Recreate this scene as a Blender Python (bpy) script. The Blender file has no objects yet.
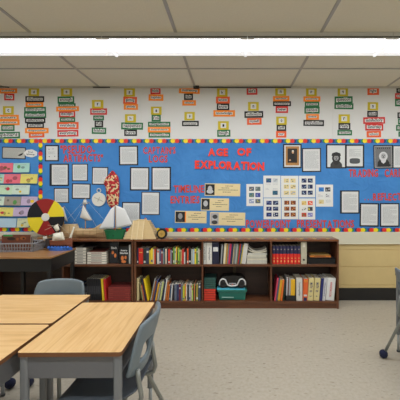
import bpy, math, random
from mathutils import Matrix, Vector, Euler
random.seed(7)
R = math.radians
scene = bpy.context.scene
COL = scene.collection

# ------------------------------------------------------------------ camera numbers
F = 306.0; EYE = 1.378; VX = 232.0; VY = 192.0
def W(px, py, Y):
    """point of the place at distance Y that the photograph shows at px, py"""
    return ((px - VX) * Y / F, EYE - (py - VY) * Y / F)
def wx(px, Y): return (px - VX) * Y / F
def wz(py, Y): return EYE - (py - VY) * Y / F

# ------------------------------------------------------------------ materials
def lin(c):
    c /= 255.0
    return c / 12.92 if c <= 0.04045 else ((c + 0.055) / 1.055) ** 2.4
MC = {}
def mat(rgb, rough=0.6, var=0.06, scale=12.0, metal=0.0, bump=0.0, name=None, coat=0.0, spec=0.5):
    key = (tuple(rgb), rough, var, scale, metal, bump, coat, spec)
    if key in MC: return MC[key]
    m = bpy.data.materials.new(name or 'mat'); m.use_nodes = True
    nt = m.node_tree; b = nt.nodes['Principled BSDF']
    b.inputs['Roughness'].default_value = rough
    b.inputs['Metallic'].default_value = metal
    b.inputs['Coat Weight'].default_value = coat
    b.inputs['Specular IOR Level'].default_value = spec
    c = [lin(v) for v in rgb]
    tc = nt.nodes.new('ShaderNodeTexCoord')
    nz = nt.nodes.new('ShaderNodeTexNoise'); nz.inputs['Scale'].default_value = scale
    nz.inputs['Detail'].default_value = 4
    nt.links.new(tc.outputs['Object'], nz.inputs['Vector'])
    mx = nt.nodes.new('ShaderNodeMix'); mx.data_type = 'RGBA'
    mx.inputs[6].default_value = [v * (1 - var) for v in c] + [1]
    mx.inputs[7].default_value = [min(1, v * (1 + var)) for v in c] + [1]
    nt.links.new(nz.outputs['Fac'], mx.inputs[0])
    nt.links.new(mx.outputs[2], b.inputs['Base Color'])
    if bump:
        bp = nt.nodes.new('ShaderNodeBump'); bp.inputs['Strength'].default_value = bump
        bp.inputs['Distance'].default_value = 0.01
        nt.links.new(nz.outputs['Fac'], bp.inputs['Height'])
        nt.links.new(bp.outputs['Normal'], b.inputs['Normal'])
    MC[key] = m
    return m

def ramp_mat(name, stops, vec_scale, scale=1.0, detail=6, rough=0.5, coat=0.0, tex='noise', distortion=0.0, coords='Object', spec=0.5, interp='LINEAR'):
    m = bpy.data.materials.new(name); m.use_nodes = True
    nt = m.node_tree; b = nt.nodes['Principled BSDF']
    b.inputs['Roughness'].default_value = rough; b.inputs['Coat Weight'].default_value = coat
    b.inputs['Coat Roughness'].default_value = 0.12
    b.inputs['Specular IOR Level'].default_value = spec
    tc = nt.nodes.new('ShaderNodeTexCoord'); mp = nt.nodes.new('ShaderNodeMapping')
    mp.inputs['Scale'].default_value = vec_scale
    nt.links.new(tc.outputs[coords], mp.inputs['Vector'])
    if tex == 'noise':
        t = nt.nodes.new('ShaderNodeTexNoise'); t.inputs['Scale'].default_value = scale
        t.inputs['Detail'].default_value = detail; t.inputs['Distortion'].default_value = distortion
        out = t.outputs['Fac']
    else:
        t = nt.nodes.new('ShaderNodeTexVoronoi'); t.inputs['Scale'].default_value = scale
        sp = nt.nodes.new('ShaderNodeSeparateColor'); nt.links.new(t.outputs['Color'], sp.inputs[0])
        out = sp.outputs[0]
    nt.links.new(mp.outputs['Vector'], t.inputs['Vector'])
    r = nt.nodes.new('ShaderNodeValToRGB'); cr = r.color_ramp; cr.interpolation = interp
    cr.elements[0].position = stops[0][0]; cr.elements[0].color = [lin(v) for v in stops[0][1]] + [1]
    cr.elements[1].position = stops[-1][0]; cr.elements[1].color = [lin(v) for v in stops[-1][1]] + [1]
    for p, c in stops[1:-1]:
        e = cr.elements.new(p); e.color = [lin(v) for v in c] + [1]
    nt.links.new(out, r.inputs['Fac']); nt.links.new(r.outputs['Color'], b.inputs['Base Color'])
    return m, nt, b

def emis(rgb, strength, name):
    m = bpy.data.materials.new(name); m.use_nodes = True
    nt = m.node_tree; b = nt.nodes['Principled BSDF']
    b.inputs['Base Color'].default_value = (0.8, 0.8, 0.8, 1)
    b.inputs['Emission Color'].default_value = [lin(v) for v in rgb] + [1]
    b.inputs['Emission Strength'].default_value = strength
    return m

# ------------------------------------------------------------------ mesh builder
class MB:
    def __init__(s): s.v = []; s.f = []; s.m = []
    def add(s, vs, fs, m=0):
        o = len(s.v); s.v += [tuple(v) for v in vs]
        s.f += [tuple(i + o for i in f) for f in fs]; s.m += [m] * len(fs)
        return s
    def box(s, x0, x1, y0, y1, z0, z1, m=0):
        vs = [(x0,y0,z0),(x1,y0,z0),(x1,y1,z0),(x0,y1,z0),(x0,y0,z1),(x1,y0,z1),(x1,y1,z1),(x0,y1,z1)]
        return s.add(vs, [(0,3,2,1),(4,5,6,7),(0,1,5,4),(1,2,6,5),(2,3,7,6),(3,0,4,7)], m)
    def prism_xz(s, pts, y0, y1, m=0, side=None):
        """outline in the XZ plane (counter-clockwise seen from -Y), front at y0"""
        n = len(pts)
        vs = [(x, y0, z) for x, z in pts] + [(x, y1, z) for x, z in pts]
        s.add(vs, [tuple(range(n)), tuple(range(2*n-1, n-1, -1))], m)
        s.add(vs, [(i, i+n, (i+1) % n + n, (i+1) % n) for i in range(n)], m if side is None else side)
        return s
    def prism_xy(s, pts, z0, z1, m=0, side=None):
        n = len(pts)
        vs = [(x, y, z0) for x, y in pts] + [(x, y, z1) for x, y in pts]
        s.add(vs, [tuple(range(n-1, -1, -1)), tuple(range(n, 2*n))], m)
        s.add(vs, [(i, (i+1) % n, (i+1) % n + n, i+n) for i in range(n)], m if side is None else side)
        return s
    def disc_xz(s, cx, cz, r, y0, y1, n=14, m=0):
        return s.prism_xz([(cx + r*math.cos(2*math.pi*i/n), cz + r*math.sin(2*math.pi*i/n)) for i in range(n)], y0, y1, m)
    def ellipse_xz(s, cx, cz, rx, rz, y0, y1, n=14, m=0):
        return s.prism_xz([(cx + rx*math.cos(2*math.pi*i/n), cz + rz*math.sin(2*math.pi*i/n)) for i in range(n)], y0, y1, m)
    def rect_xz(s, x0, x1, z0, z1, y, m=0):
        return s.add([(x0,y,z0),(x1,y,z0),(x1,y,z1),(x0,y,z1)], [(0,1,2,3)], m)
    def tube(s, pts, r, n=8, m=0, r1=None):
        pts = [Vector(p) for p in pts]; rings = []
        up = Vector((0.3, 0.2, 1)).normalized()
        for i, p in enumerate(pts):
            if i == 0: d = pts[1] - p
            elif i == len(pts)-1: d = p - pts[i-1]
            else: d = (pts[i+1]-p).normalized() + (p-pts[i-1]).normalized()
            d.normalize()
            a = d.cross(up)
            if a.length < 0.05: a = d.cross(Vector((1,0,0)))
            a.normalize(); b = d.cross(a)
            rr = r if r1 is None else r + (r1-r)*i/(len(pts)-1)
            rings.append([p + a*rr*math.cos(2*math.pi*k/n) + b*rr*math.sin(2*math.pi*k/n) for k in range(n)])
        vs = [v for ring in rings for v in ring]; fs = []
        for i in range(len(pts)-1):
            for k in range(n):
                fs.append((i*n+k, (i+1)*n+k, (i+1)*n+(k+1)%n, i*n+(k+1)%n))
        fs.append(tuple(range(n))); fs.append(tuple(range(len(vs)-1, len(vs)-n-1, -1)))
        return s.add(vs, fs, m)
    def ball(s, c, r, n=12, m=0):
        vs = []; fs = []
        k = n//2
        for i in range(1, k):
            t = math.pi*i/k
            for j in range(n):
                a = 2*math.pi*j/n
                vs.append((c[0]+r*math.sin(t)*math.cos(a), c[1]+r*math.sin(t)*math.sin(a), c[2]+r*math.cos(t)))
        for i in range(k-2):
            for j in range(n): fs.append((i*n+j, (i+1)*n+j, (i+1)*n+(j+1)%n, i*n+(j+1)%n))
        vs.append((c[0],c[1],c[2]+r)); vs.append((c[0],c[1],c[2]-r)); T = len(vs)-2
        for j in range(n):
            fs.append((T, j, (j+1)%n)); fs.append((T+1, (k-2)*n+(j+1)%n, (k-2)*n+j))
        return s.add(vs, fs, m)
    def grid(s, fn, nu, nv, m=0, keep=None):
        vs = [fn(i/nu, j/nv) for j in range(nv+1) for i in range(nu+1)]
        fs = [(j*(nu+1)+i, j*(nu+1)+i+1, (j+1)*(nu+1)+i+1, (j+1)*(nu+1)+i) for j in range(nv) for i in range(nu)
              if keep is None or keep(i, j)]
        return s.add(vs, fs, m)

def obj(name, mb, mats, parent=None, loc=(0,0,0), rot=(0,0,0), bevel=0, seg=2, smooth=False, solid=0, sub=0):
    me = bpy.data.meshes.new(name)
    me.from_pydata(mb.v, [], mb.f)
    if not isinstance(mats, (list, tuple)): mats = [mats]
    for m in mats: me.materials.append(m)
    me.polygons.foreach_set('material_index', mb.m)
    if smooth: me.polygons.foreach_set('use_smooth', [True]*len(me.polygons))
    me.update()
    o = bpy.data.objects.new(name, me); COL.objects.link(o)
    o.location = loc; o.rotation_euler = rot
    if parent: o.parent = parent
    if solid:
        md = o.modifiers.new('solid', 'SOLIDIFY'); md.thickness = solid; md.offset = 0
    if bevel:
        md = o.modifiers.new('bevel', 'BEVEL'); md.width = bevel; md.segments = seg; md.limit_method = 'ANGLE'
    if sub:
        md = o.modifiers.new('sub', 'SUBSURF'); md.levels = sub; md.render_levels = sub
    return o
def tag(o, label, cat, group=None):
    o['label'] = label; o['category'] = cat
    if group: o['group'] = group
    return o
def thing(name, label, cat, loc=(0,0,0), rot=(0,0,0), group=None):
    o = bpy.data.objects.new(name, None); COL.objects.link(o)
    o.empty_display_size = 0.05
    o.location = loc; o.rotation_euler = rot
    return tag(o, label, cat, group)
def struct(name, mb, mats, **k):
    o = obj(name, mb, mats, **k); o['kind'] = 'structure'; return o
ORD = ['first','second','third','fourth','fifth','sixth','seventh','eighth','ninth','tenth','eleventh','twelfth','thirteenth',
       'fourteenth','fifteenth','sixteenth','seventeenth','eighteenth','nineteenth','twentieth','twenty-first','twenty-second',
       'twenty-third','twenty-fourth','twenty-fifth','twenty-sixth','twenty-seventh','twenty-eighth','twenty-ninth','thirtieth',
       'thirty-first','thirty-second','thirty-third','thirty-fourth','thirty-fifth','thirty-sixth','thirty-seventh','thirty-eighth',
       'thirty-ninth','fortieth','forty-first','forty-second']

# ------------------------------------------------------------------ lettering
TC = {}
def text_raw(s, bold=0.0, extrude=0.0):
    key = (s, bold, extrude)
    if key in TC: return TC[key]
    cu = bpy.data.curves.new('t', 'FONT'); cu.body = s; cu.resolution_u = 2
    cu.offset = bold; cu.extrude = extrude; cu.size = 1.0
    ob = bpy.data.objects.new('t', cu)
    me = bpy.data.meshes.new_from_object(ob)
    vs = [tuple(v.co) for v in me.vertices]; fs = [tuple(p.vertices) for p in me.polygons]
    bpy.data.objects.remove(ob); bpy.data.curves.remove(cu); bpy.data.meshes.remove(me)
    xs = [v[0] for v in vs] or [0]; ys = [v[1] for v in vs] or [0]
    TC[key] = (vs, fs, min(xs), max(xs), min(ys), max(ys))
    return TC[key]
def put_text(mb, s, cx, cz, w, h, y, m=0, bold=0.02, rot90=False):
    """flat lettering that fills w x h around cx, cz, facing -Y"""
    vs, fs, x0, x1, y0, y1 = text_raw(s, bold)
    if not vs: return
    out = []
    for vx, vy, vz in vs:
        a = ((vx-x0)/(x1-x0) - .5)*w; b = ((vy-y0)/(y1-y0) - .5)*h
        out.append((cx + b, y, cz - a) if rot90 else (cx + a, y, cz + b))
    mb.add(out, fs, m)
def word_h(s):
    """share of the line height a word takes: x-height only, ascenders, descenders"""
    up = any(c in 'bdfhklti' or c.isupper() or c == "'" for c in s); dn = any(c in 'gjpqy' for c in s)
    return 0.55 + (0.23 if up else 0) + (0.22 if dn else 0), (0.11 if up else 0) - (0.11 if dn else 0)

# ------------------------------------------------------------------ palette
BLACKC = (22, 22, 24)
WHITE = mat((226, 226, 221), 0.75, 0.02, 30)
PAPER = mat((214, 215, 212), 0.8, 0.025, 25)
INK = mat((146, 148, 152), 0.8, 0.05)
DARKINK = mat((30, 30, 34), 0.7, 0.05)
MOUNT = mat((24, 25, 30), 0.7, 0.1)
RED = mat((208, 62, 40), 0.6, 0.05, 20)
REDBOLD = mat((238, 58, 36), 0.4, 0.03, 20)
YELLOW = mat((206, 184, 22), 0.65, 0.05, 20)
ORANGE = mat((252, 142, 30), 0.6, 0.04, 20)
REDOR = mat((238, 96, 40), 0.6, 0.05, 20)
GREEN = mat((38, 112, 66), 0.65, 0.06, 20)
CRED = mat((212, 50, 46), 0.65, 0.05, 20)
BLACK = mat((30, 30, 30), 0.65, 0.1, 20)
CARDM = {'y': YELLOW, 'o': ORANGE, 'ro': REDOR, 'g': GREEN, 'r': CRED, 'b': BLACK}
CARDN = {'y': 'yellow', 'o': 'bright orange', 'ro': 'orange-red', 'g': 'green', 'r': 'red', 'b': 'black'}

# ------------------------------------------------------------------ the room
WALL_Y = 3.9; CEIL = 2.718; XL, XR, YB_ = -4.6, 4.3, -4.0
flm, nt, b = ramp_mat('floor_vinyl', [(0.3,(168,158,141)),(0.5,(174,165,148)),(0.7,(180,171,155))], (1,1,1), 40, 4, 0.36, spec=0.4)
# scattered darker flecks on the vinyl
v = nt.nodes.new('ShaderNodeTexNoise'); v.inputs['Scale'].default_value = 17; v.inputs['Detail'].default_value = 2
rr = nt.nodes.new('ShaderNodeValToRGB'); rr.color_ramp.elements[0].position = .29; rr.color_ramp.elements[1].position = .35
rr.color_ramp.elements[0].color = (0.52,0.49,0.46,1); rr.color_ramp.elements[1].color = (1,1,1,1)
mp = nt.nodes.new('ShaderNodeMapping'); mp.inputs['Rotation'].default_value = (0,0,.5); mp.inputs['Scale'].default_value = (1.0,3.5,1)
tcn = [n for n in nt.nodes if n.type == 'TEX_COORD'][0]
nt.links.new(tcn.outputs['Object'], mp.inputs[0]); nt.links.new(mp.outputs[0], v.inputs['Vector']); nt.links.new(v.outputs['Fac'], rr.inputs[0])
mxn = nt.nodes.new('ShaderNodeMix'); mxn.data_type = 'RGBA'; mxn.blend_type = 'MULTIPLY'; mxn.inputs[0].default_value = 1
cr = [n for n in nt.nodes if n.type == 'VALTORGB'][0]
nt.links.new(cr.outputs[0], mxn.inputs[6]); nt.links.new(rr.outputs[0], mxn.inputs[7]); nt.links.new(mxn.outputs[2], b.inputs['Base Color'])
struct('floor', MB().box(XL, XR, YB_, WALL_Y, -0.05, 0), flm)

tile = mat((228, 223, 204), 0.9, 0.04, 60, bump=0.25, name='ceiling_tile')
struct('ceiling', MB().box(XL, XR, YB_, WALL_Y, CEIL, CEIL+0.05), tile)
barm = mat((176, 172, 162), 0.35, 0.1, 6, metal=0.3)
mb = MB()
for k in range(-4, 5):
    x = -0.472 + 1.2192*k
    if XL < x < XR: mb.box(x-.013, x+.013, YB_, WALL_Y, CEIL-.006, CEIL+.002)
y = 3.32
while y > YB_:
    mb.box(XL, XR, y-.012, y+.012, CEIL-.005, CEIL+.002); y -= 0.61
o = struct('trim_1', mb, barm); o['label'] = 'metal grid bars between the ceiling tiles'

panelm = mat((222, 222, 219), 0.7, 0.015, 5)
blockm = mat((206, 182, 126), 0.65, 0.05, 14, bump=0.15)
blockj = mat((222, 200, 146), 0.6, 0.03)
whitew = mat((208, 204, 194), 0.8, 0.02)
struct('wall_back', MB().box(XL, XR, WALL_Y, WALL_Y+.1, 0, CEIL), [blockm])
# raised faces of the painted block courses, with shallow joints between them
mb = MB()
zc = [0.155, 0.196, 0.43, 0.643, 0.716]
for k in range(len(zc)-1):
    x = XL + (0.2 if k % 2 else 0.0)
    while x < XR:
        x2 = XR
        mb.box(x+.0004, x2-.0004, WALL_Y-.006, WALL_Y+.001, zc[k]+.004, zc[k+1]-.004); x = x2
o = struct('trim_2', mb, blockm, bevel=.002); o['label'] = 'painted yellow blocks of the lower wall'
# upper wall panelling in sheets
mb = MB(); xs = [XL, -3.6, wx(141.3, 3.9), 1.28, 2.5, XR]
for a, c in zip(xs, xs[1:]): mb.box(a+.001, c-.001, WALL_Y-.006, WALL_Y+.001, wz(142, 3.9), CEIL)
o = struct('trim_3', mb, panelm); o['label'] = 'pale panels of the upper wall'
mb = MB().box(XL, XR, WALL_Y-.02, WALL_Y+.001, 0.72, 0.872)
mb.box(XL, XR, WALL_Y-.028, WALL_Y+.001, 0.716, 0.728)
o = struct('trim_4', mb, mat((210, 205, 182), 0.55, 0.02), bevel=.003); o['label'] = 'cream rail below the bulletin board'
struct('baseboard_back', MB().box(XL, XR, WALL_Y-.012, WALL_Y+.001, 0, 0.155), mat((26, 25, 24), 0.5, 0.1), bevel=.002)
struct('wall_left', MB().box(XL-.1, XL, YB_, WALL_Y, 0, CEIL), whitew)
struct('wall_right', MB().box(XR, XR+.1, YB_, WALL_Y, 0, CEIL), whitew)
struct('wall_front', MB().box(XL, XR, YB_-.1, YB_, 0, CEIL), whitew)
o = struct('trim_5', MB().box(XL, XR, WALL_Y-.02, WALL_Y, CEIL-.022, CEIL+.002), mat((196,192,182), .5, .05)); o['label'] = 'angle along the top of the wall'
# black cable and short black strips along the ceiling edge
def cable(px0, px1, label, sag):
    Y = 3.868
    pts = [(wx(px0 + (px1-px0)*t/10, Y), Y, wz(87.3 + sag*math.sin(math.pi*t/10), Y)) for t in range(11)]
    tag(obj('cable', MB().tube(pts, .006, 8), BLACK, smooth=True), label, 'cable')
cable(196, 291, 'long black cable along the ceiling edge above the cards for k to n', .3)
cable(93, 110, 'short black strip at the ceiling edge right of the card for e', .2)
cable(-6, 9, 'short black strip at the ceiling edge above the orange building card', -.4)
mb = MB().box(wx(193.4,3.87), wx(199,3.87), 3.85, 3.893, wz(88.4,3.87), wz(85.6,3.87))
mb.tube([(wx(194.5,3.86),3.86,wz(86,3.86)), (wx(193,3.86),3.86,wz(83,3.86)), (wx(192.4,3.86),3.86,wz(81,3.86))], .006, 6)
tag(obj('cable_clip', mb, BLACK, bevel=.003), 'small black clip where the long cable leaves the ceiling grid', 'cable clip')

# ------------------------------------------------------------------ ceiling lights
LENS = emis((246, 250, 255), 12.0, 'lens_light')
LENSE = emis((246, 248, 250), .62, 'lens_end_light')
LENSD = emis((250, 250, 250), .5, 'lens_edge_light')
LCAP = emis((245, 248, 250), .45, 'lens_end')
LMET = mat((205, 205, 200), 0.45, 0.03)
def fixture(cx, y0, label, group):
    t = thing('ceiling_light', label, 'ceiling light', (cx, y0+.176, CEIL), group=group)
    L = .608; D = .176
    mb = MB()
    mb.box(-L, L, -D, -D+.010, -.058, 0); mb.box(-L, L, D-.008, D, -.048, 0)
    mb.box(-L, L, -D+.010, D-.008, -.03, 0)
    obj('housing', mb, LMET, t, bevel=.002)
    for sgn in (-1, 1):
        x = sgn*(L-.004)
        obj('end_cap', MB().box(x-.004, x+.004, -D+.010, D-.008, -.060, -.03), LCAP, t)
    obj('dark_edge_strip', MB().box(-L, L, -D-.0015, -D, -.0475, -.038), mat((52,52,50), .6, .1), t)  # thin dark strip along the near edge of the housing
    def strip(name, a, b_, prof, m):
        n = len(prof); vs = [(a, p, q) for p, q in prof] + [(b_, p, q) for p, q in prof]
        return obj(name, MB().add(vs, [(i, i+1, i+1+n, i+n) for i in range(n-1)]), m, t)
    a = L-.008
    main = [(-D+.010, -.054), (-D+.022, -.0605), (D-.13, -.0605), (D-.112, -.059)]
    edge = [(D-.112, -.059), (D-.05, -.054), (D-.008, -.046)]
    strip('lens', -a+.045, a-.045, main, LENS)
    for sgn in (-1, 1): strip('lens_end', *sorted((sgn*a, sgn*(a-.045))), main, LENSE)
    strip('lens_edge', -a, a, edge, LENSD)
    return t
cx0 = wx(246.5, 2.71)
POS = ['leftmost','second from the left','middle','second from the right','rightmost']
for r_, (yy, rn) in enumerate([(2.56, 'near the board'), (0.2, 'added unseen over the front of the room'), (-2.2, 'added unseen at the back of the room')]):  # rows away from the board are unseen, added to light the room
    for k in range(-3, 3):
        nm = {-3:'leftmost',-2:'second',-1:'third',0:'fourth',1:'fifth',2:'rightmost'}[k]
        lb = f'{nm} long fluorescent ceiling light in the row {rn}'
        if r_ == 0:
            lb = {-3:'end fluorescent ceiling light of the board row outside the picture on the left',
                  -2:'fluorescent ceiling light of the board row just outside the picture on the left',
                  -1:'long fluorescent ceiling light at the left of the picture',
                  0:'long fluorescent ceiling light at the centre of the picture',
                  1:'long fluorescent ceiling light reaching the right picture edge',
                  2:'end fluorescent ceiling light of the board row outside the picture on the right'}[k]
        fixture(cx0 + 1.2192*k - 0.5*0 + (-0.607 if 0 else 0.0) + 0.6096, yy, lb, f'ceiling lights in the row {rn}')

# ------------------------------------------------------------------ bulletin boards
YP = 3.884       # front of the blue paper
bluem, nt, b = ramp_mat('blue_paper', [(0.3,(50,120,188)),(0.7,(66,136,202))], (1,1,1), 3.0, 5, 0.7)
nz = nt.nodes.new('ShaderNodeTexNoise'); nz.inputs['Scale'].default_value = 5; nz.inputs['Detail'].default_value = 3; nz.inputs['Distortion'].default_value = 1.5
tcn = [n for n in nt.nodes if n.type == 'TEX_COORD'][0]; nt.links.new(tcn.outputs['Object'], nz.inputs['Vector'])
bp = nt.nodes.new('ShaderNodeBump'); bp.inputs['Strength'].default_value = .55; bp.inputs['Distance'].default_value = .03
nt.links.new(nz.outputs['Fac'], bp.inputs['Height']); nt.links.new(bp.outputs['Normal'], b.inputs['Normal'])
zt, zb = wz(139.2, YP), wz(232, YP)
xm = wx(40.3, YP)
for nm, xa, xb, lb in [('bulletin_board', xm+.001, 2.6, 'wide blue papered bulletin board headed AGE OF EXPLORATION'),
                       ('bulletin_board', -4.2, xm-.001, 'blue papered bulletin board at the left with rows of drawings')]:
    t = thing(nm, lb, 'bulletin board', ((xa+xb)/2, WALL_Y, zb))
    w = (xb-xa)/2
    obj('board_backing', MB().box(-w, w, -.012, -.006, 0, zt-zb), mat((150,120,85), .8, .1), t)
    obj('blue_paper', MB().box(-w, w, YP-WALL_Y, -.012, 0, zt-zb), bluem, t)

BC = {'yellow': mat((240, 212, 20), .5, .02), 'red': mat((222, 40, 28), .5, .02), 'blue': mat((32, 84, 180), .5, .02),
      'green': mat((40, 150, 60), .5, .02), 'orange': mat((240, 130, 30), .5, .02), 'purple': mat((60, 36, 90), .5, .02), 'base': mat((28, 40, 96), .5, .05)}
BM = [BC[k] for k in ('base','yellow','red','blue','green','orange','purple')]
def border(px0, px1, py, flip, label, vert=False, edge=-1):
    """strip of printed bulbs; runs along px (or along py when vert)"""
    Y = YP; s = Y/F; mb = MB()
    P = 12.8
    if not vert:
        x0, x1 = wx(px0, Y), wx(px1, Y); cz = wz(py, Y)
        mb.box(x0, x1, Y-.001, Y, cz-1.9*s if edge < 0 else cz-1.6*s, cz+1.9*s if edge < 0 else cz+1.9*s)
    else:
        z0, z1 = wz(px1, Y), wz(px0, Y); cx = wx(py, Y)
        mb.box(cx-1.7*s, cx+1.7*s, Y-.001, Y, z0, z1)
    sg = 1 if not flip else -1
    ph = 211.2 if not flip else 196.5
    k0 = int((px0-ph)/P)-2; k1 = int((px1-ph)/P)+2
    for k in range(k0, k1):
        for off, m, r, lay in ((8.6, 3, 2.0, 1), (-2.3, 4, 1.7, 2), (2.1, 5, 1.9, 1), (6.4, 6, 1.7, 2), (0, 1, 2.2, 3), (4.3, 2, 2.2, 3)):
            p = ph + P*k + sg*off
            if p < px0+1.2 or p > px1-1.2: continue
            y1 = Y-.001-.0004*(lay-1); y0 = y1-.0006
            if not vert: mb.disc_xz(wx(p, Y), cz, r*s, y0, y1, 12, m)
            else: mb.disc_xz(cx, wz(p, Y), r*s, y0, y1, 12, m)
    return tag(obj('bulletin_border', mb, BM), label, 'border')
border(43, 430, 141.0, False, 'rainbow bulb border along the top of the wide blue board')
border(-25, 38, 141.0, False, 'rainbow bulb border along the top of the left board', )
border(43, 430, 230.0, True, 'rainbow bulb border along the bottom of the wide blue board')
border(-25, 38, 229.4, True, 'rainbow bulb border along the bottom of the left board')
border(139.2, 232, 40.6, True, 'upright rainbow bulb border between the two blue boards', vert=True)

# ------------------------------------------------------------------ word wall
YC = WALL_Y-.0065
def word_card(px0, px1, py0, py1, col, word, label, group, tilt=0.0, layer=0):
    Y = YC - .0012*layer
    cx, cz = W((px0+px1)/2, (py0+py1)/2, Y); w = (px1-px0)*Y/F/2; h = (py1-py0)*Y/F/2
    root = obj('word_sign', MB().box(-w, w, -.001, 0, -h, h), CARDM[col], loc=(cx, Y, cz), rot=(0, R(tilt), 0))
    tag(root, label, 'word card', group)
    s = Y/F
    hh, off = word_h(word)
    if col == 'y': a, c = w*.52, h*.58
    else: a, c = w-(2.2 if col in ('o','ro') else 1.55)*s, h-(1.6 if col in ('o','ro') else 1.3)*s
    # the slip is cut round the word, so its edge steps up and down
    if col == 'y': pts = [(-a,-c),(a,-c),(a,c),(-a,c)]
    else:
        n = max(3, len(word)); top = []; bot = []
        for i, ch in enumerate(word):
            xa = -a + 2*a*i/n; xb = -a + 2*a*(i+1)/n
            t_ = c if (ch in "bdfhklti'" or ch.isupper()) else c*.72
            u_ = -c if ch in 'gjpqy' else -c*.78
            top += [(xa, t_), (xb, t_)]; bot += [(xa, u_), (xb, u_)]
        if len(word) < n: top.append((a, c*.72)); bot.append((a, -c*.78))
        pts = bot + top[::-1]
    slip = MB().prism_xz(pts, -.0016, -.001) if col == 'y' else MB().add(
        [(x, -.0016, z) for x, z in bot] + [(x, -.0016, z) for x, z in top],
        [(2*i, 2*i+1, len(bot)+2*i+1, len(bot)+2*i) for i in range(len(bot)//2)])
    sl = obj('paper_slip', slip, WHITE if col not in ('o',) else (CARDM['o'] if False else WHITE), root)
    mb = MB()
    if col == 'y': put_text(mb, word, 0, 0, w*.34 if len(word) == 1 else w*.8, h*.6, -.002, bold=.02)
    else: put_text(mb, word, 0, off*c*1.5, 2*a*.9, hh*2*c*.95, -.002, bold=.018)
    obj('lettering', mb, DARKINK, sl)
    return root
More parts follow.
